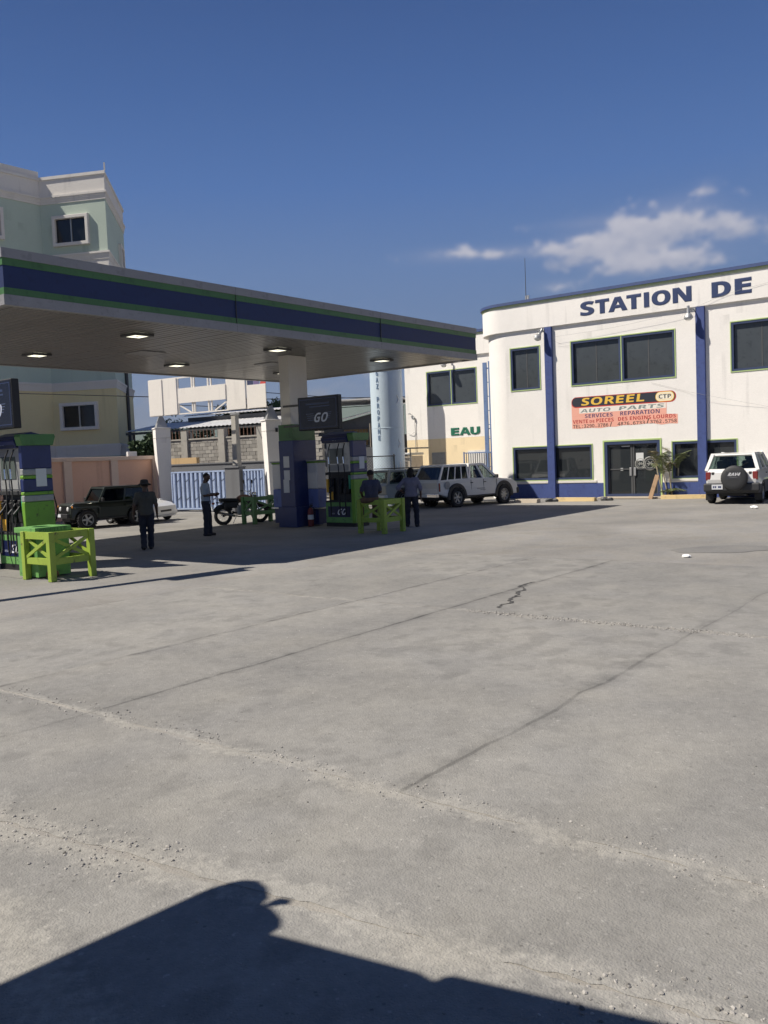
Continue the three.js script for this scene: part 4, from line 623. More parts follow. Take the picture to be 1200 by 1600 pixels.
// ---------- left building ----------
{
  const b = thing('corner_building', 'mint and yellow block with white cornices and chamfered corner behind the canopy', 'building', [0, -.6, 0]); b.scale.setScalar(1.3);
  const K = [-12.6, 42], J = [-15.95, 42.71];
  const C2 = [J[0] - .629 * 22, J[1] - .777 * 22], Be = [K[0] - .156 * 6.4, K[1] + .988 * 6.4], back = [[-26, 60], [-46, 44]];
  const poly = (o) => { // offset outward by o on the visible sides
    const K2 = [K[0] + o * .9, K[1] - o * 1.0], J2 = [J[0] + o * .55, J[1] - o * 1.05], c = [C2[0] + o * .777, C2[1] - o * .629], e = [Be[0] + o, Be[1] + o * .1]; return [K2, J2, c, ...back.map(p => [...p]).reverse(), e].map(p => [p[0], -p[1]]); };
  const ring = (y0, y1, o) => slab(poly(o), y0, y1);
  part('wall', ring(0, 2.62, 0), M.mint, b); part('wall', ring(3.2, 5.85, 0), M.yellow, b); part('wall', ring(6.25, 11.5, 0), M.mint, b); part('wall', ring(11.5, 11.99, .003), M.offwhite, b); part('wall', ring(12.35, 14.77, 0), M.mint, b); part('parapet', ring(15.15, 15.92, .02), M.offwhite, b);
  for (const [y0, y1] of [[2.62, 3.2], [5.85, 6.25], [11.99, 12.35], [14.77, 15.15]]) { const h = y1 - y0; part('cornice', [ring(y0, y0 + h * .3, .04), ring(y0 + h * .3, y0 + h * .55, .06), ring(y0 + h * .55, y0 + h * .75, .08), ring(y0 + h * .75, y1, .12)], M.offwhite, b); }
  part('coping', ring(15.92, 16.06, .08), M.offwhite, b);
  part('roof_parapet', slab([[J[0], -J[1]], [C2[0], -C2[1]], [C2[0] - .5, -C2[1] - .5], [J[0] - .5, -J[1] - .5]], 16.0, 16.35), M.offwhite, b);
  part('corner_finial', bb(-12.56, -12.50, 16.06, 16.42, -42.0, -41.94), M.offwhite, b);
  const win = (P, dir, x, w, h0, h1) => { // on the face from P running in direction dir (world x,z), outward to the right of dir reversed
    const a = Math.atan2(dir[1], dir[0]); const g = sub('window', b, [P[0], 0, P[1]]); g.rotation.y = -a; const k = .12;
    const rc = (a0, a1, b0, b1) => [[a0, b0], [a1, b0], [a1, b1], [a0, b1]];
    part('frame', [mv(prism(rc(x - k, x + w + k, h0 - k, h1 + k), .2, .02, [rc(x, x + w, h0, h1)]), 0, 0, .06)], M.offwhite, g);
    part('pane', bb(x, x + w / 2 - .02, h0, h1, -.02, .012), mat([.012, .014, .018], .06), g); part('pane', bb(x + w / 2 + .02, x + w, h0, h1, -.02, .006), mat([.012, .014, .018], .06), g); part('mullion', bb(x + w / 2 - .03, x + w / 2 + .03, h0, h1, -.02, .05), M.silver, g); };
  const dA = [(K[0] - J[0]), -(K[1] - J[1])], lA = Math.hypot(...dA); dA[0] /= lA; dA[1] /= lA;
  win([J[0], -J[1]], dA, .78, 1.62, 12.86, 14.02); win([J[0], -J[1]], dA, .55, 1.75, 4.06, 5.12);
  win([C2[0], -C2[1]], [.629, -.777], 18.2, 1.7, 12.95, 14.15); win([C2[0], -C2[1]], [.629, -.777], 12.2, 1.7, 12.95, 14.15); win([C2[0], -C2[1]], [.629, -.777], 17.2, 1.7, 4.06, 5.12);
  win([K[0], -K[1]], [-.156, -.988], 4.1, .9, 12.5, 13.5);
  part('drain_pipe', rod(V(K[0] - .45, 0, -K[1] - 3.4), V(K[0] - .45, 11.9, -K[1] - 3.4), .09, 8), M.darkGrey, b);
}
// ---------- peach wall ----------
{
  const w = thing('boundary_wall', 'peach plastered boundary wall with pale piers and coping behind the dark vehicle', 'wall', [-15.2, 0, -29.6], heading(27));
  const L = 10.9; part('panel', bb(0, L, 0, 2.34, -.1, .1), M.peach, w); part('coping', bb(-.1, L + .05, 2.34, 2.5, -.2, .2, .02), M.peachPier, w);
  for (let i = 0; i <= 4; i++) part('pier', bb(.35 + i * 2.55, .75 + i * 2.55, 0, 2.34, .1, .19), M.peachPier, w);
  const c = thing('loose_block', 'single pale concrete block lying on top of the peach wall', 'block', [-10.9, 2.5, -38.0], .6); part('block', box(.4, .2, .2, 0, .1, 0, .01), M.boxWhite, c);
}
// ---------- gate ----------
{
  const pil = (x, z, label, h) => {
    const p = thing('gate_pillar', label, 'gate pillar', [x, 0, z], heading(65), 'white tapered gate pillars');
    const sh = new THREE.CylinderGeometry(.455, .33, h - .42, 4, 1).toNonIndexed().rotateY(Math.PI / 4); sh.computeVertexNormals(); part('shaft', mv(sh, 0, (h - .42) / 2, 0), M.white, p); part('head_block', bb(-.325, .325, h - .41, h, -.325, .325, .012), M.white, p); part('cap', bb(-.36, .36, h, h + .05, -.36, .36, .01), M.white, p);
    part('sign_bracket', flat(mv(new THREE.CylinderGeometry(.09, .36, .56, 4).rotateY(Math.PI / 4), 0, h + .33, 0)), M.galv, p); return p;
  };
  pil(-9.72, -38.7, 'white tapered pillar at the left end of the gate', 3.66); const rp = pil(-4.43, -35.4, 'white tapered pillar at the right end of the gate with a small dark fitting', 3.66);
  part('fitting', bb(.06, .16, 3.2, 3.36, .325, .36), M.black, rp);
  const s = thing('gate_sign', 'big white half-stripped sign frame above the gate', 'sign', [-10.12, 0, -38.6], heading(121.8));
  const L = 6.6, y0 = 4.2, y1 = 5.78, f = u => u * L, pn = (a, b, c, d) => part('panel', bb(f(a), f(b), c, d, .03, .07), M.signWhite, s);
  pn(.0, .122, y0 + .02, y1); pn(.136, .255, y0 + .02, y1); pn(.268, .676, y0 + (y1 - y0) * .30, y0 + (y1 - y0) * .70); pn(.69, .838, y0 + .02, y1); pn(.855, 1, y0 + .02, y0 + .95);
  const br = (a, b, c, d) => part('frame_bar', bb(a, b, c, d, -.03, .028), M.signWhite, s);
  br(0, L, y0, y0 + .05); br(0, L, y1 - .04, y1 + .02); for (const u of [.128, .261, .385, .405, .525, .55, .682, .846]) br(f(u) - .03, f(u) + .03, y0 + .05, y1 - .04);
  for (const [a, b] of [[.275, .37], [.672, .575]]) part('brace', bar(V(f(a), y0 + .38, 0), V(f(b), y0 + .06, 0), .05, .04, V(0, 0, 1)), M.signWhite, s);
  part('poster_remnant', bb(f(.857), f(.9), y0 + .96, y1 - .05, .03, .05), mat([.03, .04, .10], .6), s); part('poster_remnant', bb(f(.905), f(.945), y0 + .96, y1 - .12, .03, .05), mat([.16, .12, .25], .6), s); part('poster_remnant', prism([[f(.955), y0 + .96], [f(1), y0 + .96], [f(1), y1 - .1]], .02).translate(0, 0, .04), mat([.55, .07, .06], .6), s);
  // sheet-metal doors: slats with dark gaps
  const door = (label, x, z, L2, n) => { const d = thing('gate_door', label, 'gate', [x, 0, z], heading(121.8), 'pale blue sheet-metal gate doors'); part('frame', [bb(0, L2, 1.68, 1.74, -.03, .03), bb(0, L2, .10, .16, -.03, .03), bb(0, .05, .16, 1.68, -.03, .03), bb(L2 - .05, L2, .16, 1.68, -.03, .03)], M.gateBlue, d); part('back_sheet', bb(.05, L2 - .05, .16, 1.68, -.035, -.02), M.gateDark, d);
    const w = (L2 - .1) / n, g = plain(prism([[0, -.02], [w * .18, .025], [w * .62, .025], [w * .78, -.02]], 1.5).rotateX(Math.PI / 2)); uvMetres(g); for (let i = 0; i < n; i++) { const o = new THREE.Mesh(g, M.gateBlue); o.name = 'slat'; o.position.set(.05 + i * w, .92, 0); o.castShadow = o.receiveShadow = true; d.add(o); }
    const tags = []; for (let i = 1; i < n; i += 2) tags.push(bar(V(.05 + i * w, .5, .03), V(.05 + (i + .8) * w, .62, .03), .02, .012, V(0, 0, 1)), bar(V(.05 + i * w, 1.28, .03), V(.05 + (i + .8) * w, 1.4, .03), .02, .012, V(0, 0, 1))); part('weld_strap', tags, M.gateDark, d); return d; };
  door('wide pale blue sheet-metal gate door with vertical ribs, left leaf', -9.22, -38.0, 3.19, 12);
  door('narrow pale blue ribbed gate door beside the right pillar', -5.74, -35.9, 1.1, 6);
  const c = thing('gate_post', 'grey concrete block pier between the two gate doors', 'gate pillar', [-6.13, 0, -36.2], heading(121.8)); part('pier', bb(-.40, .40, 0, 1.82, -.2, .2, .015), M.greyWall, c); part('cap', bb(-.4, .4, 1.82, 1.88, -.24, .24, .01), M.greyWall, c);
  const up = thing('utility_post', 'pale square concrete post rising behind the gate to the sign', 'post', [-6.29, 0, -37.8], heading(121.8)); part('shaft', flat(mv(new THREE.CylinderGeometry(.16, .22, 4.2, 4).rotateY(Math.PI / 4), 0, 2.1, 0)), M.pole, up); part('collar', bb(-.14, .14, 4.1, 4.2, -.14, .14), M.galv, up);
}
// ---------- the street behind the gate ----------
{
  const H2 = heading(118), dirv = V(Math.cos(H2), 0, -Math.sin(H2));
  // grey parapet in shade, ochre remnant
  const lw = thing('low_wall', 'long grey wall just behind the gate doors', 'wall', [-11.0, 0, -43.4], H2); part('panel', bb(-2, 8.6, 0, 2.02, -.1, .1), M.greyWall, lw); part('coping', bb(-2, 8.6, 2.02, 2.08, -.14, .14), M.greyWall, lw);
  const ob = thing('plastered_stub', 'sunlit ochre plastered wall stub behind the left gate door', 'wall', [-11.6, 0, -46.4], H2); part('panel', bb(0, 2.3, 0, 2.4, -.12, .12), M.ochre, ob);
  // block wall with piers, blocks one by one
  const bw = thing('block_wall', 'unplastered concrete block wall with piers and rusty bars under the shed roof', 'wall', [-13.4, 0, -50.2], H2);
  part('core', bb(0, 11.8, 0, 3.2, -.12, .06), M.mortar, bw);
  const bg = [0, 1, 2].map(k => uvMetres(plain(box(.385, .185, .06, 0, 0, 0, .008)), k, k)), bm = [M.block, M.block2, M.block3];
  for (let row = 9; row < 17; row++) for (let i = 0; i < 29; i++) { const x = .2 + i * .4 + (row % 2) * .2; if (x > 11.6) continue; const k = (hash3(i, row, 3) * 3) | 0, o = new THREE.Mesh(bg[k], bm[k]); o.name = 'block'; o.position.set(x, .1 + row * .2, .06 + (hash3(i, row, 9) - .5) * .016); o.castShadow = o.receiveShadow = true; bw.add(o); }
  part('ring_beam', bb(0, 11.8, 3.4, 3.48, -.12, .14), M.block3, bw);
  for (const x of [.1, 2.6, 5.2, 7.8, 10.4]) part('pier', bb(x, x + .42, 0, 3.9, -.16, .2), M.block3, bw);
  for (let i = 0; i < 46; i++) part('bar', bb(.3 + i * .25, .33 + i * .25, 3.48, 3.95, -.02, .01), M.brown, bw);
  // sheds
  const roof = (p, x0, x1, yA, yB, zA, zB, m) => { const n = Math.round((x1 - x0) / .3); const g = []; for (let i = 0; i < n; i++) { const a = x0 + (x1 - x0) * i / n, b = x0 + (x1 - x0) * (i + 1) / n, c = (a + b) / 2; g.push(panel(V(a, yA, zA), V(c, yA + .05, zA), V(c, yB + .05, zB), V(a, yB, zB), .015), panel(V(c, yA + .05, zA), V(b, yA, zA), V(b, yB, zB), V(c, yB + .05, zB), .015)); } return part('roof', g, m, p); };
  const sh = thing('long_shed', 'long open shed with two pale corrugated roofs across the street', 'shed', [-15.6, 0, -54.0], H2);
  roof(sh, 0, 12.5, 4.2, 4.75, .3, -3.2, M.roofSheet); roof(sh, 2.2, 12.5, 5.1, 5.6, -2.6, -8, M.roofSheet);
  part('back_wall', bb(.5, 12.4, 0, 4.4, -8.3, -8), M.shedWall, sh); part('gable_board', bb(2.3, 12.4, 4.3, 5.0, -3.0, -2.9), M.shedWall, sh); part('beam', bb(0, 12.5, 4.0, 4.14, .1, .25), M.darkGrey, sh); for (let i = 0; i < 6; i++) part('post', bb(.5 + i * 2.3, .62 + i * 2.3, 0, 4.05, .1, .22), M.darkGrey, sh);
  const s2 = thing('gabled_shed', 'dark shed with slanting pale roof and barred windows left of the gas tank', 'shed', [-4.0, 0, -50], heading(100));
  part('wall', [mv(prism([[0, 0], [5.4, 0], [5.4, 4.85], [5.2, 4.85], [.9, 3.9], [0, 3.6]], .2, 0, [[[1.9, 2.7], [3.4, 2.7], [3.4, 3.7], [1.9, 3.7]]]), 0, 0, 0)], M.shedWall, s2); part('back_wall', bb(0, 5.4, 0, 3.4, -6, -5.8), M.shedWall, s2); part('window_frame', mv(prism([[1.86, 2.66], [3.44, 2.66], [3.44, 3.74], [1.86, 3.74]], .16, 0, [[[1.95, 2.75], [3.35, 2.75], [3.35, 3.65], [1.95, 3.65]]]), 0, 0, .06), M.darkGrey, s2);
  for (let i = 0; i < 9; i++) part('window_bar', bb(1.99 + i * .17, 2.02 + i * .17, 2.75, 3.65, .03, .06), M.stopGrey, s2); part('inner_wall', bb(1.5, 3.9, 2.2, 4.2, -1.4, -1.3), M.ochre, s2);
  part('roof', [panel(V(-.4, 3.75, .5), V(5.6, 4.98, .5), V(5.6, 5.6, -6), V(-.4, 4.4, -6), .05), bb(-.8, 5.2, 5.35, 5.42, -5.5, -.5)], M.roofSheet, s2); part('lower_screen', bb(-1, 5.4, 0, 2.6, 1.4, 1.5), M.greyWall, s2);
  for (let i = 0; i < 14; i++) part('fence_bar', bb(3.7 + i * .12, 3.74 + i * .12, 2.6, 3.9, 1.42, 1.46), M.stopGrey, s2);
  // power lines
  for (const [label, pts] of [['black power cable crossing the sky left of the gas tank', [[-9, 6.9, -60], [-1, 6.3, -63], [4, 6.6, -66], [16, 8.5, -75]]], ['sagging black power cable behind the blue column', [[-12, 5.6, -52], [-5, 5.2, -54], [2, 5.6, -58], [12, 7.5, -70]]], ['black power cable crossing the gap left of the gate sign', [[-30, 6.5, -40], [-12, 5.55, -44], [-8, 5.4, -46], [4, 5.9, -58]]]]) { const t = thing('power_cable', label, 'cable'); part('wire', tube(pts.map(p => V(...p)), .022, 60, 4), M.cable, t); }
}
// ---------- trees ----------
function tree(label, x, z, base, h, rad, n, m, seed, group) {
  const t = thing('leafy_tree', label, 'tree', [x, 0, z], 0, group), r = rng(seed), pos = [], nor = [];
  const limbs = [rod(V(0, 0, 0), V(0, base + h * .4, 0), .16, 8, .09)]; const lobes = [];
  for (let i = 0; i < 9; i++) { const a = r() * 6.28, e = V(Math.cos(a) * rad * rr(.3, .75, r), base + h * rr(.25, .9, r), Math.sin(a) * rad * rr(.3, .75, r)); limbs.push(rod(V(0, base + h * .1 * r(), 0), e, .06, 6, .02)); lobes.push([e, rad * rr(.28, .5, r)]); }
  lobes.push([V(0, base + h * .7, 0), rad * .5]);
  part('trunk', limbs, M.bark, t);
  for (let i = 0; i < n; i++) { const [c, q] = lobes[(r() * lobes.length) | 0]; const d = V(r() - .5, r() - .5, r() - .5).normalize().multiplyScalar(q * Math.cbrt(r()) * rr(.7, 1.15, r)); const p = c.clone().add(d), s = rr(.06, .15, r), u = V(r() - .5, r() - .5, r() - .5).normalize(), v = V(r() - .5, r() - .5, r() - .5).cross(u).normalize(); for (const [k, l] of [[-1, 0], [0, -.5], [1, 0], [-1, 0], [1, 0], [0, .5]]) { const w = p.clone().addScaledVector(u, k * s).addScaledVector(v, l * s); pos.push(w.x, w.y, w.z); } }
  const g = new THREE.BufferGeometry(); g.setAttribute('position', new THREE.Float32BufferAttribute(pos, 3)); g.computeVertexNormals(); part('crown', g, m, t);
}
tree('dark bushy tree between the mint building and the left gate pillar', -12.75, -47, .8, 3.1, .95, 4200, M.leafDark, 3);
tree('dark tree crown above the shed roof under the gate sign', -9.2, -60, 3, 3.1, 2.4, 6000, M.leafDark, 4);
tree('olive tree crown above the shed roof near the right gate pillar', -6.6, -59, 3, 2.9, 2.0, 5200, M.leafMid, 5);
tree('dark tree at the far end of the lane behind the peach wall', -15.2, -68, 1, 4.2, 2.2, 5000, M.leafDark, 6);
// ---------- vehicles ----------
// local frame: x forward, y up, z to the right
function wheel(parent, x, y, z, r, w, o = {}) {
  const k = sub('wheel', parent, [x, y, z]); const s = z > 0 ? 1 : -1; k.rotation.set(Math.PI / 2 * s, 0, 0);       // +y of the lathe points outward
  const h = w / 2, ri = r * .62, prof = [[ri, -h * .8], [r * .86, -h], [r * .97, -h * .75], [r, -h * .35], [r, h * .35], [r * .97, h * .75], [r * .86, h], [ri, h * .8], [ri, -h * .8]];
  const tread = []; if (o.lugs) for (let i = 0; i < 26; i++) tread.push(box(.03, w * .9, .05, 0, 0, 0).translate(r, 0, 0).rotateY(i / 26 * 6.283));
  part('tyre', [lathe(prof, 30), ...tread], M.rubber, k);
  const n = o.spokes || 6, rim = [lathe([[ri * 1.0, -h * .7], [ri * 1.02, h * .82], [ri * .93, h * .82], [ri * .9, h * .4], [ri * .9, -h * .7]], 28), lathe([[.001, h * .5], [ri * .28, h * .52], [ri * .3, h * .2], [.001, h * .2]], 16)];
  for (let i = 0; i < n; i++) rim.push(box(ri * .68, .035, ri * (o.wide || .3), ri * .58, h * .42, 0, .008).rotateY(i / n * 6.283));
  part('rim', rim, o.rim || M.silver, k); part('brake_disc', lathe([[.001, -h * .1], [ri * .88, -h * .1], [ri * .88, -h * .2], [.001, -h * .2]], 20), M.darkTrim, k);
}
function lowerBody(pts, wheels, ra, sill, W, bev, taper) {          // pts: upper outline from rear bottom to front bottom
  const s = new THREE.Shape(); pts.forEach((p, i) => i ? s.lineTo(p[0], p[1]) : s.moveTo(p[0], p[1]));
  for (const [wx, wy] of [...wheels].sort((a, b) => b[0] - a[0])) { const a0 = Math.asin(clamp((sill - wy) / ra, -1, 1)); s.lineTo(wx + ra * Math.cos(a0), sill); s.absarc(wx, wy, ra, a0, Math.PI - a0, false); }
  s.closePath();
  const g = prism(s, W, bev), p = g.attributes.position, xs = pts.map(q => q[0]), x0 = Math.min(...xs), x1 = Math.max(...xs), xm = (x0 + x1) / 2, hl = (x1 - x0) / 2;
  for (let i = 0; i < p.count; i++) { const u = Math.abs((p.getX(i) - xm) / hl), y = p.getY(i); p.setZ(i, p.getZ(i) * (1 - (taper ?? .07) * step(.72, 1, u) - .03 * step(.75, 1.05, y))); }
  g.computeVertexNormals(); return g;
}
function greenhouse(o) {                                             // o: name, xr0,xf0,w0,y0 (belt) xr1,xf1,w1,y1 (roof), cuts (side pillars, 0..1), paint, glass
  const k = sub(o.name || 'cabin', o.parent), P = (x, y, z) => V(x, y, z);
  const b = { rl: P(o.xr0, o.y0, -o.w0), rr: P(o.xr0, o.y0, o.w0), fl: P(o.xf0, o.y0, -o.w0), fr: P(o.xf0, o.y0, o.w0) }, t = { rl: P(o.xr1, o.y1, -o.w1), rr: P(o.xr1, o.y1, o.w1), fl: P(o.xf1, o.y1, -o.w1), fr: P(o.xf1, o.y1, o.w1) };
  part('roof', panel(t.rl.clone().add(P(-.05, 0, -.02)), t.rr.clone().add(P(-.05, 0, .02)), t.fr.clone().add(P(.05, 0, .02)), t.fl.clone().add(P(.05, 0, -.02)), .07, .05, 8).scale(1, 1, 1), o.paint, k);
  const pw = o.pw || .08;
  for (const [a, c] of [['rl', 'rl'], ['rr', 'rr'], ['fl', 'fl'], ['fr', 'fr']]) part('pillar', bar(b[a], t[c], pw, pw * .8, V(0, 0, 1)), o.paint, k);
  const inset = .008, G = o.glass || M.glass;
  const q = (A, B, C, D, n, m = G) => part(n, panel(A, B, C, D, .008), m, k);
  const sh = (A, B, u) => A.clone().lerp(B, u);
  if (!o.noFront) q(sh(b.fr, b.fl, .03), sh(b.fl, b.fr, .03), sh(t.fl, t.fr, .03), sh(t.fr, t.fl, .03), 'windscreen'); if (!o.noRear) q(sh(b.rl, b.rr, .03), sh(b.rr, b.rl, .03), sh(t.rr, t.rl, .03), sh(t.rl, t.rr, .03), 'rear_window');
  for (const s of ['l', 'r']) {
    const cuts = [0, ...o.cuts, 1]; for (let i = 0; i < cuts.length - 1; i++) q(sh(b['r' + s], b['f' + s], cuts[i]), sh(b['r' + s], b['f' + s], cuts[i + 1]), sh(t['r' + s], t['f' + s], cuts[i + 1]), sh(t['r' + s], t['f' + s], cuts[i]), 'side_window', o.sideGlass || G);
    for (const c of o.cuts) part('pillar', bar(sh(b['r' + s], b['f' + s], c), sh(t['r' + s], t['f' + s], c), pw * (o.cutW || .8), pw * .6, V(0, 0, 1)), o.cutPaint || o.paint, k);
    part('belt_rail', bar(b['r' + s], b['f' + s], .05, .05), o.paint, k); part('roof_rail', bar(t['r' + s], t['f' + s], .07, .07), o.paint, k);
  }
  if (!o.noFront) part('header_rail', bar(t.fl, t.fr, .06, .06), o.paint, k); if (!o.noRear) part('header_rail', bar(t.rl, t.rr, .07, .06), o.paint, k);
  return k;
}
function seats(parent, list) { for (const [x, z, y] of list) { const s = part('seat', [box(.16, .62, .46, x, y, z, .05, 0, 0, .18), box(.1, .2, .26, x - .08, y + .42, z, .04, 0, 0, .18), box(.45, .16, .46, x + .22, y - .28, z, .05)], M.seat, parent); s.name = 'seat'; } }
const mirror = (p, x, y, z, m) => part('mirror', [box(.09, .15, .2, x, y, z + Math.sign(z) * .12, .03), bar(V(x, y - .03, z - Math.sign(z) * .06), V(x, y - .03, z + Math.sign(z) * .06), .05, .04)], m, p);
function arch(p, x, y, z, ra, m, t = .09) { const s = Math.sign(z), pts = []; for (let i = 0; i <= 14; i++) { const a = lerp(-.12, Math.PI + .12, i / 14); pts.push([Math.cos(a) * (ra + t), Math.sin(a) * (ra + t)]); } for (let i = 14; i >= 0; i--) { const a = lerp(-.12, Math.PI + .12, i / 14); pts.push([Math.cos(a) * (ra - .015), Math.sin(a) * (ra - .015)]); } part('wheel_arch', prism(pts, .12, .012).translate(x, y, z + s * .0), m, p); }

// white pickup
{
  const c = thing('pickup_truck', 'dusty white double-cab pickup with black wheel arches and white topper frame over the bed', 'pickup truck', [3.3, 0, -34.2], heading(54)); c.scale.set(.81, .92, .92);
  // heading(56): forward away to the right
  const wh = [[-1.5, .40], [1.5, .40]], W = 1.8;
  part('body', lowerBody([[-2.52, .62], [-2.55, 1.02], [-2.50, 1.12], [-.62, 1.12], [.95, 1.10], [1.3, 1.06], [2.1, .99], [2.42, .86], [2.48, .62], [2.45, .45]], wh, .47, .45, W, .05), M.carDirty, c);
  greenhouse({ parent: c, name: 'cab', xr0: -.66, xf0: 1.12, w0: .82, y0: 1.11, xr1: -.5, xf1: .35, w1: .66, y1: 1.74, cuts: [.50], paint: M.carWhite, glass: M.glass, pw: .10 });
  greenhouse({ parent: c, name: 'topper', xr0: -2.5, xf0: -.72, w0: .82, y0: 1.12, xr1: -2.12, xf1: -.7, w1: .68, y1: 1.73, cuts: [.26, .52, .76], paint: M.carWhite, glass: M.tint, pw: .075, cutW: .7 });
  for (const z of [-.9, .9]) for (const x of [-1.5, 1.5]) { arch(c, x, .40, z * .97, .47, M.darkTrim, .11); wheel(c, x, .40, z * .92, .41, .27, { spokes: x > 0 ? 8 : 6, lugs: true }); }
  seats(c, [[.35, -.4, 1.2], [.35, .4, 1.2], [-.35, -.4, 1.2], [-.35, .4, 1.2]]);
  for (const z of [-.905, .905]) { mirror(c, .92, 1.2, z * .97, M.darkTrim); for (const x of [-.42, .42]) part('door_handle', box(.16, .035, .03, x - .15, .98, z * .985, .01), M.darkTrim, c); part('door_seam', [bb(-.62, -.606, .5, 1.1, z * .985 - .008, z * .985 + .008), bb(.18, .194, .5, 1.1, z * .985 - .008, z * .985 + .008), bb(1.02, 1.034, .62, 1.08, z * .985 - .008, z * .985 + .008)], M.darkGrey, c); part('tail_light', box(.1, .36, .14, -2.5, .86, z * .86, .03), M.tailRed, c); part('headlight', box(.22, .16, .2, 2.32, .84, z * .78, .05), M.lens, c); part('side_step', bb(-.9, .9, .42, .46, z - .06, z + .06, .01), M.darkTrim, c); part('side_logo', [bb(-.25, .25, .70, .74, z * .988 - .004, z * .988 + .004), bb(-.05, .3, .64, .67, z * .988 - .004, z * .988 + .004)], M.pumpGrey, c); part('sticker', cyl(.16, .012, 0, 0, 0, 20).rotateX(Math.PI / 2).translate(-2.05, .93, z * .955), M.pumpGrey, c); }
  part('front_bumper', box(.2, .26, 1.72, 2.5, .53, 0, .06), M.darkTrim, c); part('rear_bumper', box(.16, .16, 1.66, -2.62, .52, 0, .03), M.chrome, c); part('grille', box(.06, .2, .95, 2.44, .82, 0, .03), M.darkTrim, c); part('chassis', bb(-2.3, 2.2, .3, .5, -.55, .55), M.black, c); part('tailgate', bb(-2.585, -2.545, .62, 1.08, -.75, .75, .01), M.carWhite, c); part('plate', bb(-2.71, -2.7, .46, .58, -.2, .2), M.plate, c);
}
// grey SUV in the shade, its rear towards us
{
  const c = thing('suv', 'grey four-wheel-drive with roof rack parked in the canopy shade left of the white pickup', 'suv', [1.32, 0, -35.05], heading(54)); c.scale.setScalar(.88);
  const wh = [[-1.35, .38], [1.35, .38]], W = 1.74;
  part('body', lowerBody([[-2.2, .5], [-2.24, 1.0], [-2.16, 1.08], [.95, 1.06], [1.25, 1.02], [2.05, .96], [2.22, .8], [2.22, .5]], wh, .45, .46, W, .05), M.carGrey, c);
  greenhouse({ parent: c, xr0: -2.16, xf0: 1.1, w0: .80, y0: 1.07, xr1: -1.98, xf1: .4, w1: .68, y1: 1.66, cuts: [.34, .66], paint: M.carGrey, glass: M.glass, pw: .1 });
  for (const z of [-.87, .87]) for (const x of [-1.35, 1.35]) { arch(c, x, .38, z * .97, .45, M.darkTrim, .07); wheel(c, x, .38, z * .92, .39, .25, { spokes: 5 }); }
  seats(c, [[.4, -.4, 1.15], [.4, .4, 1.15], [-.6, -.4, 1.15], [-.6, .4, 1.15]]);
  for (const z of [-.7, .7]) { part('tail_light', box(.06, .3, .16, -2.23, .86, z, .02), M.tailRed, c); part('headlight', box(.1, .16, .28, 2.2, .8, z, .03), M.lens, c); mirror(c, .9, 1.15, z * 1.22, M.darkTrim); }
  part('rear_bumper', box(.2, .2, 1.7, -2.3, .52, 0, .05), M.carDirty, c); part('front_bumper', box(.2, .2, 1.7, 2.28, .5, 0, .05), M.darkTrim, c); part('roof_rack', [bar(V(-1.9, 1.76, -.55), V(.3, 1.76, -.55), .03, .03), bar(V(-1.9, 1.76, .55), V(.3, 1.76, .55), .03, .03), ...[-1.8, -1.1, -.4, .25].map(x => bar(V(x, 1.76, -.55), V(x, 1.76, .55), .03, .03)), ...[-1.8, -.4].flatMap(x => [-.55, .55].map(z => bar(V(x, 1.62, z), V(x, 1.76, z), .03, .03)))], M.darkTrim, c); part('plate', bb(-2.27, -2.26, .68, .8, -.2, .2), M.plate, c); part('chassis', bb(-2, 2, .3, .5, -.5, .5), M.black, c); part('door_handle', [bb(-.5, -.36, .92, .95, .855, .885), bb(.35, .49, .92, .95, .855, .885)], M.darkTrim, c);
}
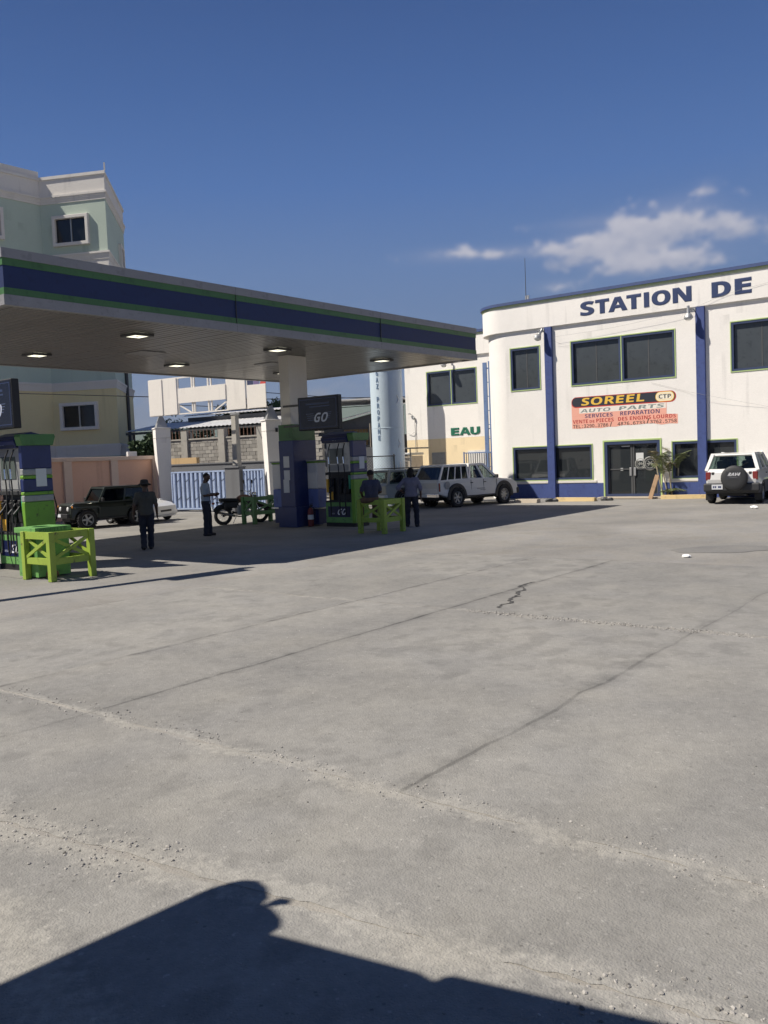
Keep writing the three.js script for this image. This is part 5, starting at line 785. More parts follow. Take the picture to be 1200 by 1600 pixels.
// small white SUV with spare wheel
{
  const az = 31, c = thing('small_suv', 'small white SUV seen from behind with black spare wheel cover, at the right edge', 'suv', [12.35, 0, -29.95], heading(az));
  const wh = [[-1.1, .34], [1.1, .34]], W = 1.72;
  part('body', lowerBody([[-1.78, .62], [-1.82, .82], [-1.80, 1.02], [-1.74, 1.10], [.78, 1.08], [1.05, 1.04], [1.7, .96], [1.86, .78], [1.86, .55]], wh, .42, .5, W, .06), M.carWhite, c);
  part('lower_cladding', lowerBody([[-1.85, .40], [-1.88, .50], [-1.86, .66], [1.86, .66], [1.9, .5], [1.84, .32]], wh, .41, .36, W + .03, .03), M.darkTrim, c);
  greenhouse({ parent: c, xr0: -1.76, xf0: 1.02, w0: .795, y0: 1.09, xr1: -1.52, xf1: .28, w1: .62, y1: 1.64, cuts: [.30, .62], paint: M.carWhite, glass: M.glass, pw: .13, cutW: .6 });
  for (const z of [-.86, .86]) for (const x of [-1.1, 1.1]) wheel(c, x, .34, z * .88, .345, .23, { spokes: 5 });
  seats(c, [[.25, -.38, 1.12], [.25, .38, 1.12], [-.75, -.40, 1.1], [-.75, .40, 1.1]]); part('steering_wheel', mv(new THREE.TorusGeometry(.18, .015, 6, 20).rotateY(Math.PI / 2), .68, 1.1, -.38), M.black, c); part('dashboard', box(.4, .14, 1.4, .85, 1.1, 0, .04), M.seat, c);
  for (const s of [-1, 1]) { const tl = sub('tail_light', c, [-1.80, .93, s * .66]); part('red_lens', box(.12, .28, .17, -.02, 0, s * .06, .03), M.tailRed, tl); part('dark_lens', box(.10, .27, .11, -.015, 0, -s * .085, .02), M.darkTrim, tl); part('headlight', box(.1, .18, .3, 1.84, .82, s * .6, .04), M.lens, c); mirror(c, .82, 1.15, s * .84, M.darkTrim); part('reflector', bb(-1.90, -1.885, .56, .60, s * .66 - .06, s * .66 + .06), s > 0 ? M.lens : M.tailRed, c); part('door_handle', [bb(-.3, -.16, .96, .99, s * .855 - .015, s * .855 + .015), bb(.45, .59, .96, .99, s * .855 - .015, s * .855 + .015)], M.darkTrim, c); part('mud_flap', bb(-1.5, -1.48, .12, .42, s * .76 - .12, s * .76 + .12), M.black, c); }
  part('rear_bumper', box(.2, .28, 1.74, -1.86, .56, 0, .06), M.darkTrim, c); part('front_bumper', box(.22, .3, 1.7, 1.9, .5, 0, .06), M.darkTrim, c); part('plate', bb(-1.975, -1.965, .50, .66, -.60, -.26), M.plate, c); part('plate_text', [-.54, -.48, -.38, -.33].map(z => bb(-1.979, -1.974, .55, .61, z - .02, z + .02)), M.pumpNavy, c); part('chassis', bb(-1.6, 1.5, .26, .46, -.45, .45), M.black, c); part('exhaust', rod(V(-1.8, .3, .4), V(-1.3, .32, .4), .03), M.darkGrey, c);
  part('rear_wiper', [bar(V(-1.79, 1.13, .1), V(-1.66, 1.36, .48), .02, .015)], M.black, c); part('badge', bb(-1.842, -1.83, .98, 1.0, -.55, -.38), M.pumpGrey, c); part('tailgate_seam', [bb(-1.835, -1.8, .64, 1.08, -.60, -.59), bb(-1.835, -1.8, .64, 1.08, .58, .59)], M.pumpGrey, c);
  const sp = sub('spare_wheel', c, [-1.98, .86, .10]); sp.scale.set(1, 1.18, 1.18); part('cover', lathe([[.001, .12], [.2, .125], [.31, .11], [.345, .06], [.35, -.08], [.33, -.1], [.001, -.1]], 32).rotateZ(Math.PI / 2), M.darkTrim, sp);
  const lt = printMat(canvasTex(256, 128, (x, w, h) => { x.fillStyle = '#34353a'; x.fillRect(0, 0, w, h); fitText(x, 'RAV4', 24, 78, 200, 56, 'italic bold 100px sans-serif', '#d3d4d6', .2); fitText(x, 'TOYOTA', 60, 112, 130, 16, '100px sans-serif', '#8d8e92'); }), .6);
  decal('cover_lettering', .40, .20, lt, sp, -.124, .09, 0, -Math.PI / 2);
}
// small dark four-wheel-drive under the canopy's far side
{
  const c = thing('small_jeep', 'small dark green open four-wheel-drive with round headlights by the peach wall', 'jeep', [-9.75, 0, -30.3], heading(229)); c.scale.setScalar(.86);
  const wh = [[-1.05, .36], [1.05, .36]], W = 1.5;
  part('body', lowerBody([[-1.65, .45], [-1.68, 1.02], [.45, 1.02], [.5, 1.0], [1.5, .98], [1.6, .9], [1.6, .45]], wh, .46, .42, W, .04, .12), M.carGreen, c);
  for (const z of [-.72, .72]) for (const x of [-1.05, 1.05]) { part('fender', [box(1.0, .06, .3, x, .84, z, .02), box(.06, .3, .28, x - .5, .7, z, .02)], M.carGreen, c); wheel(c, x, .36, z * 1.02, .38, .25, { spokes: 5, lugs: true }); }
  greenhouse({ parent: c, xr0: -1.62, xf0: .5, w0: .70, y0: 1.02, xr1: -1.55, xf1: .2, w1: .64, y1: 1.58, cuts: [.52], paint: M.carGreen, glass: M.tint, pw: .08 });
  part('grille', [bb(1.6, 1.64, .55, .95, -.5, .5, .01)], M.carGreen, c); for (let i = 0; i < 7; i++) part('grille_slot', bb(1.635, 1.65, .62, .9, -.21 + i * .07 - .02, -.21 + i * .07 + .02), M.black, c);
  for (const z of [-.38, .38]) { part('headlight', mv(new THREE.SphereGeometry(.095, 16, 10).scale(.4, 1, 1), 1.65, .80, z), M.lens, c); part('indicator', mv(new THREE.SphereGeometry(.05, 10, 8).scale(.5, 1, 1), 1.6, .88, z * 1.9), M.amber, c); mirror(c, .42, 1.12, z * 1.95, M.black); }
  part('front_bumper', box(.14, .16, 1.55, 1.78, .55, 0, .02), M.black, c); part('plate', bb(1.852, 1.86, .5, .62, -.16, .16), M.plate, c); part('chassis', bb(-1.5, 1.6, .3, .45, -.4, .4), M.black, c); seats(c, [[-.2, -.36, 1.0], [-.2, .36, 1.0]]); part('side_step', [bb(-.6, .6, .36, .4, -.8, -.7), bb(-.6, .6, .36, .4, .7, .8)], M.darkTrim, c);
}
// low white car behind it
{
  const c = thing('white_car', 'low white car whose bonnet shows behind the man in the hat', 'car', [-9.06, 0, -32.1], heading(108)); c.scale.set(.6, .84, 1);
  const wh = [[-1.2, .3], [1.2, .3]], W = 1.62;
  part('body', lowerBody([[-1.8, .4], [-1.86, .78], [-1.7, .84], [.8, .84], [1.5, .74], [1.82, .62], [1.86, .4], [1.8, .26]], wh, .37, .24, W, .06), M.carWhite, c);
  greenhouse({ parent: c, xr0: -1.5, xf0: .8, w0: .74, y0: .83, xr1: -1.0, xf1: .05, w1: .58, y1: 1.16, cuts: [.5], paint: M.carWhite, glass: M.tint, pw: .07 });
  for (const z of [-.81, .81]) for (const x of [-1.2, 1.2]) wheel(c, x, .3, z * .9, .3, .2, { spokes: 7 });
  for (const z of [-.55, .55]) { part('headlight', box(.16, .12, .3, 1.78, .62, z, .04), M.lens, c); part('tail_light', box(.08, .14, .3, -1.83, .7, z, .03), M.tailRed, c); mirror(c, .6, .88, z * 1.48, M.carWhite); } part('front_bumper', box(.16, .18, 1.56, 1.84, .36, 0, .05), M.carWhite, c); part('grille', bb(1.86, 1.93, .42, .5, -.35, .35), M.black, c);
}
// motorcycle
{
  const c = thing('motorcycle', 'dark motorcycle on its stand, handlebars and round mirrors above the green rail', 'motorcycle', [-4.75, 0, -28.85], heading(60));
  for (const x of [-.63, .66]) { const w = sub('wheel', c, [x, .30, 0]); part('tyre', new THREE.TorusGeometry(.255, .062, 10, 36), M.rubber, w); part('rim', [new THREE.TorusGeometry(.215, .016, 8, 32), new THREE.CylinderGeometry(.045, .045, .14, 14).rotateX(Math.PI / 2)], M.chrome, w); part('spokes', Array.from({ length: 20 }, (_, i) => rod(V(Math.cos(i * .3142) * .04, Math.sin(i * .3142) * .04, i % 2 ? .04 : -.04), V(Math.cos(i * .3142 + .3) * .21, Math.sin(i * .3142 + .3) * .21, 0), .003, 4)), M.chrome, w); part('mudguard', (() => { const pts = []; for (let i = 0; i <= 10; i++) { const a = lerp(.3, 2.5, i / 10) + (x > 0 ? .15 : .2); pts.push(V(Math.cos(a) * .34, Math.sin(a) * .34, 0)); } return tube(pts, .05, 20, 6).scale(1, 1, 1.1); })(), M.darkTrim, w); }
  part('frame', [tube([V(.36, .86, 0), V(.2, .5, 0), V(-.1, .34, 0), V(-.3, .42, 0)], .025), tube([V(.36, .84, 0), V(0, .72, 0), V(-.4, .7, 0), V(-.85, .74, 0)], .022), tube([V(-.63, .30, .1), V(-.2, .38, .1)], .022), tube([V(-.63, .30, -.1), V(-.2, .38, -.1)], .022)], M.black, c);
  part('fork', [rod(V(.66, .30, .09), V(.36, .98, .08), .024), rod(V(.66, .30, -.09), V(.36, .98, -.08), .024)], M.chrome, c);
  part('fuel_tank', (() => { const g = new THREE.SphereGeometry(.2, 18, 12); g.scale(1.35, .72, .72); return g.translate(.12, .82, 0); })(), M.brown, c);
  part('side_panel', [box(.5, .22, .24, -.35, .64, 0, .06), box(.3, .3, .3, .34, .62, 0, .08)], M.darkTrim, c); part('saddle', box(.62, .13, .28, -.42, .80, 0, .05, 0, 0, -.05), M.black, c); part('engine', [box(.4, .32, .3, .02, .45, 0, .05), box(.16, .22, .18, .16, .62, 0, .03, 0, 0, -.4), ...[0, 1, 2, 3].map(i => box(.2, .012, .22, .15, .54 + i * .045, 0, 0, 0, 0, -.4))], M.galv, c);
  part('exhaust', [tube([V(.2, .5, .1), V(.25, .3, .12), V(0, .24, .14), V(-.3, .28, .15)], .022), rod(V(-.28, .28, .15), V(-.85, .42, .17), .045, 12)], M.chrome, c);
  part('handlebar', tube([V(.2, 1.07, .38), V(.28, 1.06, .2), V(.34, 1.0, .06), V(.34, 1.0, -.06), V(.28, 1.06, -.2), V(.2, 1.07, -.38)], .014, 24), M.chrome, c); part('grip', [rod(V(.2, 1.07, .28), V(.18, 1.07, .42), .02), rod(V(.2, 1.07, -.28), V(.18, 1.07, -.42), .02)], M.rubber, c);
  for (const s of [-1, 1]) part('mirror', [tube([V(.26, 1.06, s * .24), V(.3, 1.24, s * .3), V(.28, 1.34, s * .36)], .008, 10), cyl(.065, .02, 0, 0, 0, 18).rotateZ(Math.PI / 2).translate(.28, 1.38, s * .38)], M.darkTrim, c);
  part('headlight', [mv(new THREE.SphereGeometry(.1, 16, 10), .45, .93, 0), cyl(.095, .03, 0, 0, 0, 20).rotateZ(Math.PI / 2).translate(.53, .93, 0)], M.chrome, c); part('tail_light', box(.08, .08, .1, -.95, .72, 0, .02), M.tailRed, c); part('stand', rod(V(-.1, .3, -.12), V(-.2, .0, -.28), .014), M.steel, c); part('plate', box(.01, .14, .2, -.98, .56, 0), M.plate, c); part('rack', [bb(-.95, -.65, .86, .88, -.1, .1)], M.steel, c);
}
// the tall truck beside the camera, outside the picture: its roof outline and bracket are shaped to cast the near shadow
{
  const c = thing('cargo_truck', 'tall blue truck standing beside the viewer, outside the left edge', 'truck');
  const roof = [[-2.946, -3.279], [-2.908, -3.326], [-2.913, -3.394], [-2.96, -3.479], [-3.015, -3.528], [-2.997, -3.59], [-3.011, -3.674], [-3.065, -3.753], [-3.128, -3.765], [-3.2, -3.739], [-3.28, -3.678], [-3.354, -3.601], [-3.97, -2.97], [-5.6, -1.53], [-5.6, 4.6], [-1.3, 4.6], [-1.3, -2.25], [-1.42, -2.57], [-2.2, -2.93], [-2.26, -2.885], [-2.33, -2.96]];
  part('shadow_bracket', slab([[-2.93, -3.585], [-2.88, -3.565], [-2.89, -3.52], [-3.0, -3.50]], 2.96, 2.99), M.truckBlue, c); part('shadow_roof_deck', slab(roof, 2.95, 3.0), M.truckBlue, c); part('cargo_body', slab([[-3.6, -1.3], [-3.3, -1.5], [-1.7, -2.1], [-1.4, -2.1], [-1.4, 4.5], [-3.6, 4.5]], .9, 2.86), M.truckBlue, c); part('chassis', bb(-3.3, -1.7, .5, .9, -1.4, 4.4), M.black, c);
for (const z of [-1.0, 3.6]) for (const x of [-3.4, -1.6]) wheel(c, x, .5, z, .5, .3, { spokes: 8 });
  c.children.filter(o => o.name === 'wheel').forEach(o => { o.rotation.set(0, 0, o.position.x > -2.5 ? -Math.PI / 2 : Math.PI / 2); });
  part('door_window', [bb(-1.4, -1.385, 1.7, 2.5, -1.6, -.5)], M.black, c);
}
// ---------- people ----------
function surfaceNets(f, mn, mx, cell) {
  const nx = Math.ceil((mx[0] - mn[0]) / cell) + 1, ny = Math.ceil((mx[1] - mn[1]) / cell) + 1, nz = Math.ceil((mx[2] - mn[2]) / cell) + 1;
  const d = new Float32Array(nx * ny * nz), id = new Int32Array(nx * ny * nz).fill(-1), at = (i, j, k) => i + nx * (j + ny * k);
  for (let k = 0; k < nz; k++) for (let j = 0; j < ny; j++) for (let i = 0; i < nx; i++) d[at(i, j, k)] = f(mn[0] + i * cell, mn[1] + j * cell, mn[2] + k * cell);
  const pos = [], idx = [];
  for (let k = 0; k < nz - 1; k++) for (let j = 0; j < ny - 1; j++) for (let i = 0; i < nx - 1; i++) {
    let n = 0, x = 0, y = 0, z = 0, mask = 0; const v = [];
    for (let c = 0; c < 8; c++) { const q = d[at(i + (c & 1), j + ((c >> 1) & 1), k + (c >> 2))]; v.push(q); if (q < 0) mask++; }
    if (mask === 0 || mask === 8) continue;
    for (const [a, b] of [[0, 1], [2, 3], [4, 5], [6, 7], [0, 2], [1, 3], [4, 6], [5, 7], [0, 4], [1, 5], [2, 6], [3, 7]]) if ((v[a] < 0) !== (v[b] < 0)) { const t = v[a] / (v[a] - v[b]); x += lerp(a & 1, b & 1, t); y += lerp((a >> 1) & 1, (b >> 1) & 1, t); z += lerp(a >> 2, b >> 2, t); n++; }
    id[at(i, j, k)] = pos.length / 3; pos.push(mn[0] + (i + x / n) * cell, mn[1] + (j + y / n) * cell, mn[2] + (k + z / n) * cell);
  }
  const quad = (a, b, c, e, flip) => { if (a < 0 || b < 0 || c < 0 || e < 0) return; flip ? idx.push(a, c, b, a, e, c) : idx.push(a, b, c, a, c, e); };
  for (let k = 1; k < nz - 1; k++) for (let j = 1; j < ny - 1; j++) for (let i = 1; i < nx - 1; i++) {
    const s = d[at(i, j, k)] < 0;
    if (s !== d[at(i + 1, j, k)] < 0) quad(id[at(i, j - 1, k - 1)], id[at(i, j, k - 1)], id[at(i, j, k)], id[at(i, j - 1, k)], !s);
    if (s !== d[at(i, j + 1, k)] < 0) quad(id[at(i - 1, j, k - 1)], id[at(i, j, k - 1)], id[at(i, j, k)], id[at(i - 1, j, k)], s);
    if (s !== d[at(i, j, k + 1)] < 0) quad(id[at(i - 1, j - 1, k)], id[at(i, j - 1, k)], id[at(i, j, k)], id[at(i - 1, j, k)], !s);
  }
  const g = new THREE.BufferGeometry(); g.setAttribute('position', new THREE.Float32BufferAttribute(pos, 3)); g.setIndex(idx); g.computeVertexNormals(); return g;
}
const cap = (b) => { const [a, c, r0, r1] = b, dx = c.x - a.x, dy = c.y - a.y, dz = c.z - a.z, L = dx * dx + dy * dy + dz * dz + 1e-9; return (x, y, z) => { const px = x - a.x, py = y - a.y, pz = z - a.z, t = clamp((px * dx + py * dy + pz * dz) / L); return Math.hypot(px - dx * t, py - dy * t, pz - dz * t) - lerp(r0, r1, t); }; };
const field = (bones, k) => { const fs = bones.map(cap); return (x, y, z) => { let d = 1e3; for (const f of fs) { const e = f(x, y, z); if (e > d + k) continue; if (d > e + k) { d = e; continue; } const h = clamp(.5 + .5 * (d - e) / k); d = lerp(d, e, h) - k * h * (1 - h); } return d; }; };
const boundsOf = (bones, m) => { const mn = [9, 9, 9], mx = [-9, -9, -9]; for (const [a, b, r, s] of bones) for (const [p, q] of [[a, r], [b, s]]) ['x', 'y', 'z'].forEach((k, i) => { mn[i] = Math.min(mn[i], p[k] - q - m); mx[i] = Math.max(mx[i], p[k] + q + m); }); return [mn, mx]; };
// J: joints in metres, z forward. left = -x
function person(label, pos, turn, J, o) {
  const p = thing('person', label, 'person', pos, turn), { head: hd, neck: nk, chest: ch, waist: ws, hip: hp } = J;
  const up = hd.clone().sub(nk).normalize(), fw = J.face.clone().normalize(), rt = new THREE.Vector3().crossVectors(up, fw).normalize();
  const arms = [], legs = [], hands = [];
  for (const s of ['l', 'r']) {
    const A = J[s + 'a'], G = J[s + 'l'];                              // shoulder, elbow, wrist, hand direction; hip, knee, ankle
    arms.push([A[0], A[1], .050, .042], [A[1], A[2], .041, .028]); legs.push([G[0], G[1], .088, .060], [G[1], G[2], .056, .038]);
    const d = A[3].clone().normalize(), side = A[4].clone().normalize(), pal = A[2].clone().addScaledVector(d, .085), n = new THREE.Vector3().crossVectors(d, side).normalize(), hb = [[A[2], pal, .026, .024]];
    for (let f = 0; f < 4; f++) { const off = (f - 1.5) * .019, len = [.062, .075, .07, .055][f], b0 = A[2].clone().addScaledVector(d, .05).addScaledVector(side, off * .8), b1 = A[2].clone().addScaledVector(d, .092).addScaledVector(side, off), b2 = b1.clone().addScaledVector(d, len * .5).addScaledVector(n, len * .12), b3 = b2.clone().addScaledVector(d, len * .42).addScaledVector(n, len * .34); hb.push([b0, b1, .014, .0105], [b1, b2, .010, .009], [b2, b3, .009, .0075]); }
    const t0 = A[2].clone().addScaledVector(d, .025).addScaledVector(side, -.02), t1 = t0.clone().addScaledVector(side, -.03).addScaledVector(d, .03), t2 = t1.clone().addScaledVector(d, .035).addScaledVector(side, -.006).addScaledVector(n, .01); hb.push([t0, t1, .015, .011], [t1, t2, .011, .009]);
    hands.push(hb);
  }
  const feet = ['l', 'r'].map(s => { const a = J[s + 'l'][2], t = J[s + 'f']; return [[a, a.clone().add(V(0, -.04, 0)).addScaledVector(t, -.03), .036, .036], [a.clone().add(V(0, -.045, 0)).addScaledVector(t, -.04), a.clone().add(V(0, -.055, 0)).addScaledVector(t, .13), .037, .028]]; }).flat();
  const shl = J.la[0].clone().lerp(J.ra[0], .14), shr = J.la[0].clone().lerp(J.ra[0], .86);
  const torso = [[shl, shr, .062, .062], [ch.clone().addScaledVector(rt, .07), ws.clone().addScaledVector(rt, .055), .105, .092], [ch.clone().addScaledVector(rt, -.07), ws.clone().addScaledVector(rt, -.055), .105, .092], [ws.clone().addScaledVector(rt, .05), hp.clone().addScaledVector(rt, .06), .095, .108], [ws.clone().addScaledVector(rt, -.05), hp.clone().addScaledVector(rt, -.06), .095, .108]];
  const skull = hd.clone().addScaledVector(up, .03).addScaledVector(fw, -.012), jaw = hd.clone().addScaledVector(up, -.055).addScaledVector(fw, .030);
  const headB = [[skull, skull.clone().addScaledVector(fw, .025), .088, .082], [skull, jaw, .078, .045], [jaw, jaw.clone().addScaledVector(up, -.015).addScaledVector(fw, .018), .042, .026]];
  const neckB = [[nk.clone().addScaledVector(up, -.03), hd.clone().addScaledVector(up, -.05).addScaledVector(fw, -.015), .056, .05]];
  const body = [...torso, ...arms, ...legs, ...feet, ...neckB, ...headB], [mn, mx] = boundsOf(body, .02);
  const gs = [surfaceNets(field(body, .03), mn, mx, .0125)];
  const nose = [[hd.clone().addScaledVector(fw, .086).addScaledVector(up, .01), hd.clone().addScaledVector(fw, .108).addScaledVector(up, -.018), .010, .015], [hd.clone().addScaledVector(fw, .085).addScaledVector(up, -.05).addScaledVector(rt, -.018), hd.clone().addScaledVector(fw, .085).addScaledVector(up, -.05).addScaledVector(rt, .018), .010, .010], ...[-1, 1].map(s => [hd.clone().addScaledVector(rt, s * .078).addScaledVector(up, .022), hd.clone().addScaledVector(rt, s * .08).addScaledVector(up, -.022), .014, .010])];
  const hf = [...headB, ...nose]; { const [a, b] = boundsOf(hf, .01); gs.push(surfaceNets(field(hf, .014), a, b, .006)); }
  for (const h of hands) { const [a, b] = boundsOf(h, .008); gs.push(surfaceNets(field(h, .007), a, b, .0042)); }
  part('body', gs, M.skin, p);
  for (const s of [-1, 1]) part('eye', mv(new THREE.SphereGeometry(.011, 8, 6), ...hd.clone().addScaledVector(fw, .079).addScaledVector(up, .018).addScaledVector(rt, s * .031).toArray()), M.eyeWhite, p);
  // clothes follow the same bones, a little larger and cut at their hems
  const infl = (b, k) => b.map(([a, c, r, s]) => [a, c, r + k, s + k]);
  const slv = o.sleeve ?? .75, up_ = ['l', 'r'].flatMap(s => { const A = J[s + 'a']; return slv > 1 ? [[A[0], A[1], .064, .058], [A[1], A[1].clone().lerp(A[2], slv - 1), .056, .045]] : [[A[0], A[0].clone().lerp(A[1], slv), .066, .062]]; });
  const sb = [...infl(torso, .022), ...up_, ...(o.loose ? [[ws, hp.clone().add(V(0, -.04, 0)), .14, .155]] : [])], sf0 = field(sb, .035), hem = o.hem, nkY = nk.y - .015, wav = o.wave ?? .004;
  const sf = (x, y, z) => Math.max(sf0(x, y, z) + wav * Math.sin(y * 42 + x * 25 + 3 * Math.sin(x * 31)) , hem - y, y - nkY - .02 + .0 * x);
  { const [a, b] = boundsOf(sb, .02); part('shirt', surfaceNets(sf, a, b, .012), o.shirt, p); }
  const tb = [...infl(torso.slice(3), .013), ...infl(legs, .020).map(([a, c, r, s], i) => [a, i % 2 ? c.clone().add(V(0, -.02, 0)) : c, r, s + (i % 2 ? .012 : 0)])], tf0 = field(tb, .03), wst = o.waistY;
  { const [a, b] = boundsOf(tb, .02); part('trousers', surfaceNets((x, y, z) => Math.max(tf0(x, y, z) + .004 * Math.sin(y * 37 + z * 20), y - wst), a, b, .012), o.trousers, p); }
  const fb = infl(feet.filter((_, i) => i % 2), .010); fb.forEach((b, i) => { const [a, c] = boundsOf([b], .01); const y0 = Math.min(b[0].y, b[1].y) - .040; part('shoe', surfaceNets(((f) => (x, y, z) => Math.max(f(x, y, z), y0 - y))(field([b], .01)), a, c, .009), o.shoes || M.shoe, p); });
  if (o.belt) part('belt', surfaceNets((x, y, z) => Math.max(tf0(x, y, z) - .008, Math.abs(y - wst + .02) - .02), ...boundsOf(infl(torso.slice(3), .03), .01), .010), M.black, p);
  const hairB = [[skull.clone().addScaledVector(up, .012).addScaledVector(fw, -.012), skull.clone().addScaledVector(fw, .012).addScaledVector(up, .012), .089, .082]];
  if (o.hair === 'long') hairB.push([skull.clone().addScaledVector(fw, -.03), nk.clone().addScaledVector(fw, -.075).add(V(0, -.08, 0)), .085, .05], [skull.clone().addScaledVector(up, -.03), skull.clone().addScaledVector(up, -.08).addScaledVector(fw, -.05), .088, .08]);
  { const hfld = field(hairB, .02), [a, b] = boundsOf(hairB, .02); part('hair', surfaceNets((x, y, z) => { const q = V(x, y, z).sub(hd); return Math.max(hfld(x, y, z) + .004 * Math.sin(x * 160) * Math.sin(y * 150) * Math.sin(z * 170), q.dot(fw) * .9 - q.dot(up) * .75 - .02); }, a, b, .009), M.hair, p); }
  if (o.hat) { const base = hd.clone().addScaledVector(up, .055); const q = new THREE.Quaternion().setFromUnitVectors(V(0, 1, 0), up); const g = lathe([[.165, -.035], [.155, -.02], [.105, .01], [.098, .04], [.088, .085], [.06, .098], [.001, .10], [.001, .09], [.09, .02], [.155, -.03], [.165, -.035]], 28).applyQuaternion(q).translate(base.x, base.y, base.z); part('hat', g, M.hat, p); }
  return p;
}
// man in a hat walking away
person('man in dark bucket hat and olive vest walking away near the left pump', [-5.79, 0, -21.1], heading(-14 ) - Math.PI / 2 + Math.PI, {
  face: V(0, 0, 1), head: V(0, 1.55, .02), neck: V(0, 1.40, 0), chest: V(0, 1.25, 0), waist: V(0, 1.03, .0), hip: V(0, .90, 0),
  la: [V(-.18, 1.34, 0), V(-.25, 1.08, -.03), V(-.26, .86, .05), V(0, -1, .15), V(0, .1, 1)], ra: [V(.18, 1.34, 0), V(.26, 1.08, -.06), V(.29, .86, .0), V(0, -1, .1), V(0, .1, 1)],
  ll: [V(-.09, .86, 0), V(-.09, .47, .07), V(-.08, .09, .02)], rl: [V(.09, .86, 0), V(.09, .48, .05), V(.08, .10, -.20)], lf: V(-.1, 0, .98), rf: V(.12, -.25, .95),
}, { shirt: M.shirtOlive, trousers: M.jeans, hem: .84, waistY: .94, sleeve: .7, hat: true, loose: true });
// man standing in side view, hands together
person('man in a pale blue shirt standing sideways before the gate, hands together', [-4.99, 0, -24.4], heading(92) - Math.PI / 2 + Math.PI, {
  face: V(.10, -.30, 1), head: V(0, 1.635, .05), neck: V(0, 1.48, 0), chest: V(0, 1.33, -.01), waist: V(0, 1.09, 0), hip: V(0, .95, 0),
  la: [V(-.17, 1.42, 0), V(-.22, 1.15, .02), V(-.06, 1.14, .25), V(.7, .15, .7), V(.3, .9, -.1)], ra: [V(.17, 1.42, 0), V(.22, 1.15, .04), V(.05, 1.17, .26), V(-.6, .1, .75), V(-.3, .9, .1)],
  ll: [V(-.09, .92, 0), V(-.10, .50, .01), V(-.10, .09, -.02)], rl: [V(.09, .92, 0), V(.10, .50, .04), V(.10, .09, .05)], lf: V(-.1, 0, .98), rf: V(.15, 0, .97),
}, { shirt: M.shirtBlue, trousers: M.jeans, hem: .90, waistY: .99, sleeve: .85, belt: true });
// person seen from behind, one hand on the hip
person('standing person with long dark hair and grey top, hand on hip, seen from behind', [.79, 0, -24.6], heading(8) - Math.PI / 2 + Math.PI, {
  face: V(.1, -.08, 1), head: V(0, 1.55, .02), neck: V(0, 1.40, 0), chest: V(0, 1.25, 0), waist: V(.0, 1.03, 0), hip: V(0, .90, -.01),
  la: [V(-.17, 1.34, 0), V(-.27, 1.09, -.02), V(-.27, .86, .04), V(.05, -1, .1), V(0, .1, 1)], ra: [V(.17, 1.34, 0), V(.36, 1.12, -.10), V(.22, .97, .03), V(-.6, -.4, .5), V(.2, -.8, -.3)],
  ll: [V(-.09, .86, 0), V(-.13, .47, .02), V(-.14, .09, -.02)], rl: [V(.09, .86, 0), V(.12, .47, .02), V(.13, .09, -.01)], lf: V(-.2, 0, .95), rf: V(.25, 0, .95),
}, { shirt: M.shirtGrey, trousers: M.jeans, hem: .86, waistY: .95, sleeve: 1.25, hair: 'long', loose: true });
// person sitting on the rail, back to us
{
  const S = site(-7.5, -1.25); const y0 = .90;
  person('person in dark top and khaki trousers sitting on the green rail, seen from behind', [S[0], 0, S[2]], heading(-12) - Math.PI / 2 + Math.PI, {
    face: V(-.05, -.1, 1), head: V(0, y0 + .66, -.02), neck: V(0, y0 + .52, -.06), chest: V(0, y0 + .37, -.09), waist: V(0, y0 + .16, -.07), hip: V(0, y0 + .05, -.02),
    la: [V(-.17, y0 + .46, -.07), V(-.25, y0 + .21, -.04), V(-.18, y0 + .12, .2), V(.3, -.3, .8), V(.7, .3, -.1)], ra: [V(.17, y0 + .46, -.07), V(.26, y0 + .22, -.03), V(.2, y0 + .12, .2), V(-.2, -.35, .8), V(.7, .3, .2)],
    ll: [V(-.10, y0 + .03, .0), V(-.17, y0 - .06, .40), V(-.16, y0 - .47, .36)], rl: [V(.10, y0 + .03, 0), V(.19, y0 - .06, .40), V(.2, y0 - .47, .38)], lf: V(-.1, -.2, .95), rf: V(.2, -.2, .95),
  }, { shirt: M.shirtNavy, trousers: M.khaki, hem: y0 + .06, waistY: y0 + .14, sleeve: .8 });
}
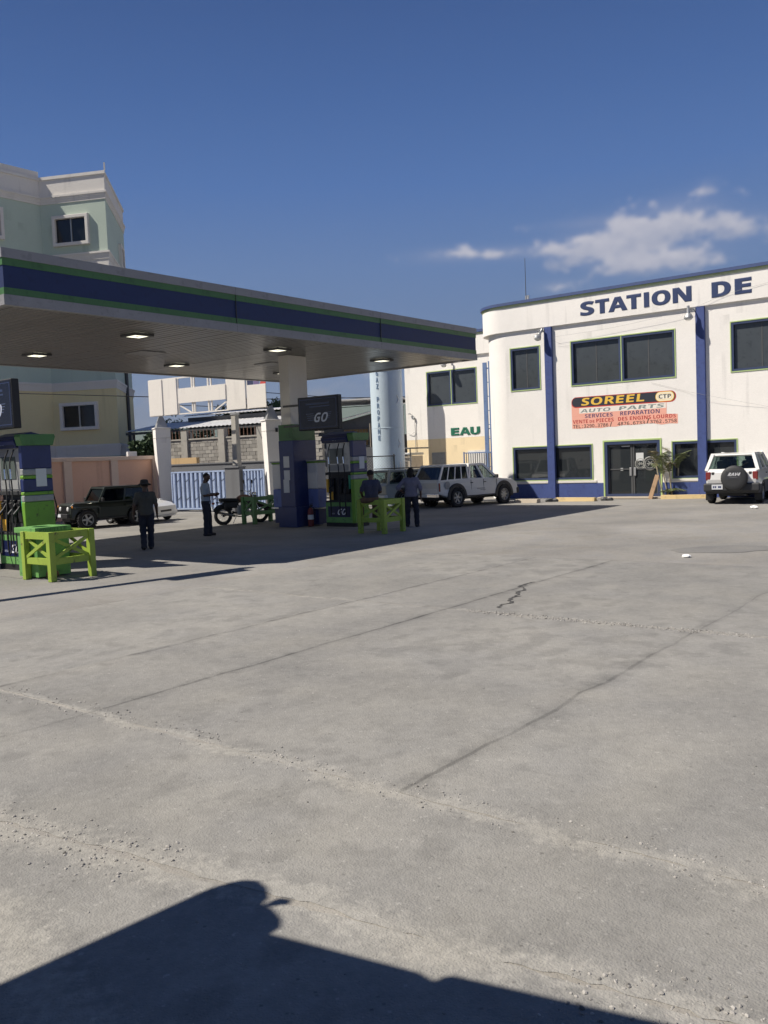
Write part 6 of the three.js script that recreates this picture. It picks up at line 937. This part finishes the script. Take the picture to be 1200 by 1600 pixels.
// ---------- plants and small things ----------
{
  const p = thing('potted_palm', 'young palm clump with arching fronds beside the glass door', 'palm', [11.13, 0, -33.2]), r = rng(12);
  const roots = [[-.22, .05], [-.1, .12], [.02, 0], [.12, .08], [.25, -.04], [-.35, -.02]];
  roots.forEach(([x, z], i) => part('stem', tube([V(x, 0, z), V(x * 1.3 - .02, .4, z), V(x * 1.7 - .05, .95 + .06 * i, z * 1.2)], .026, 10, 7), M.cane, p));
  const frond = (o, az, len, lift, droop, m) => {
    const pts = [], dir = V(Math.cos(az), 0, Math.sin(az)); for (let i = 0; i <= 8; i++) { const t = i / 8; pts.push(o.clone().addScaledVector(dir, len * t * (.35 + .5 * t)).add(V(0, lift * (t - droop * t * t), 0))); }
    const cv = new THREE.CatmullRomCurve3(pts), gs = [tube(pts, .009, 14, 4)], pos = [];
    for (let i = 2; i < 30; i++) { const t = i / 30, c = cv.getPoint(t), tg = cv.getTangent(t), sd = new THREE.Vector3().crossVectors(tg, V(0, 1, 0)).normalize(); for (const s of [-1, 1]) { const L = .36 * Math.sin(Math.PI * Math.min(1, t * .85 + .12)) * rr(.8, 1.15, r), e = c.clone().addScaledVector(sd, s * L * .75).addScaledVector(tg, L * .6).add(V(0, -L * rr(.1, .5, r), 0)), w = tg.clone().multiplyScalar(.011), mid = c.clone().lerp(e, .5).add(V(0, .025, 0)); const P = v => pos.push(v.x, v.y, v.z); P(c.clone().sub(w)); P(mid.clone().add(w)); P(c.clone().add(w)); P(c.clone().sub(w)); P(mid.clone().sub(w)); P(mid.clone().add(w)); P(mid.clone().sub(w)); P(e); P(mid.clone().add(w)); } }
    const g = new THREE.BufferGeometry(); g.setAttribute('position', new THREE.Float32BufferAttribute(pos, 3)); g.computeVertexNormals(); part('frond', [...gs, g], m, p);
  };
  for (let i = 0; i < 16; i++) { const [x, z] = roots[i % 6]; frond(V(x * 1.7 - .05, .85 + (i % 6) * .06, z * 1.2), i * 2.4 + r(), rr(.55, 1.05, r), rr(1.0, 1.9, r), rr(.35, .8, r), r() < .38 ? M.palmDry : M.palmLeaf); }
  for (let i = 0; i < 5; i++) frond(V((i - 2) * .15, .15, .05), i * 1.3 + .5, rr(.6, .9, r), rr(.4, .8, r), .8, M.palmLeaf);
  const b = thing('plank', 'weathered wooden plank leaning on the door jamb beside the palm', 'plank', [10.20, 0, -33.05], FTURN); part('board', box(.16, .95, .05, .10, .45, -.03, .01, 0, -.12, -.28), M.wood, b);
  const st = (label, x, z, az, L, m) => { const s = thing('wheel_stop', label, 'wheel stop', [x, 0, z], heading(az), 'concrete wheel stops along the wall'); const g = prism([[-.16, 0], [.16, 0], [.12, .13], [-.12, .13]], L, .012).rotateY(Math.PI / 2), q = g.attributes.position; for (let i = 0; i < q.count; i++) { const k = (noise3(q.getX(i) * 5, q.getY(i) * 9, q.getZ(i) * 9) - .5) * .02; q.setY(i, Math.max(0, q.getY(i) + k)); q.setX(i, q.getX(i) + k); } part('bar', g, m, s); part('bolt', [cyl(.02, .03, -L * .3, .13, 0, 8), cyl(.02, .03, L * .3, .13, 0, 8)], M.brown, s); return s; };
  st('short pale worn concrete wheel stop in front of the pickup', 5.62, -33.95, 127, 1.0, M.stopGrey); st('yellowish concrete wheel stop under the lower window left of the door', 7.45, -33.65, 122, 1.6, M.stopYellow); st('yellow-painted concrete wheel stop by the palm', 11.30, -32.45, 112, 1.75, M.stopYellow);
  const rk = thing('rubble_pile', 'dark lumps of rubble at the foot of the wall beside the wheel stop', 'rubble', [6.62, 0, -34.0], 0); for (const [x, z, s] of [[-.1, 0, .14], [.12, .08, .11], [1.85, .75, .13], [2.05, .8, .1], [.3, .02, .08]]) { const g = new THREE.IcosahedronGeometry(s, 1), q = g.attributes.position; for (let i = 0; i < q.count; i++) { const k = .75 + .5 * hash3(Math.round(q.getX(i) * 99), Math.round(q.getY(i) * 99), Math.round(q.getZ(i) * 99)); q.setXYZ(i, q.getX(i) * 1.3 * k, q.getY(i) * .7 * k, q.getZ(i) * k); } g.computeVertexNormals(); part('lump', g.translate(x, s * .4, z), M.darkGrey, rk); }
  const tr = (label, x, z, s) => { const t = thing('litter', label, 'litter', [x, 0, z], x); const g = new THREE.IcosahedronGeometry(s, 2), q = g.attributes.position; for (let i = 0; i < q.count; i++) { const k = .55 + .9 * fbm3(q.getX(i) * 22 + x, q.getY(i) * 22, q.getZ(i) * 22, 3); q.setXYZ(i, q.getX(i) * 1.5 * k, q.getY(i) * .6 * k, q.getZ(i) * k); } g.computeVertexNormals(); part('crumpled_sheet', g.translate(0, s * .42, 0), M.trash, t); };
  tr('crumpled white litter on the open concrete in front of the white building', 5.35, -15.4, .055); tr('white plastic bag lying behind the small white SUV', 11.2, -26.2, .085);
  const kb = thing('kerb_stone', 'low sandy kerb piece at the right edge behind the small white SUV', 'kerb', [12.4, 0, -26.9], heading(120)); part('stone', box(1.6, .1, .4, .4, .05, 0, .03), M.stopGrey, kb);
  const pb = thing('planter_boulder', 'rounded pale boulder standing behind the palm', 'boulder', [11.35, 0, -33.65]); { const g = new THREE.SphereGeometry(.42, 18, 14), q = g.attributes.position; for (let i = 0; i < q.count; i++) { const k = .9 + .2 * fbm3(q.getX(i) * 4, q.getY(i) * 4, q.getZ(i) * 4, 3); q.setXYZ(i, q.getX(i) * .72 * k, Math.max(-.8, q.getY(i) * 2.0 * k), q.getZ(i) * .6 * k); } g.computeVertexNormals(); part('stone', g.translate(0, .78, 0), M.offwhite, pb); }
}
scene.fog = new THREE.FogExp2(new THREE.Color().setRGB(.62, .68, .78), 0.00003);
renderer.render(scene, camera);
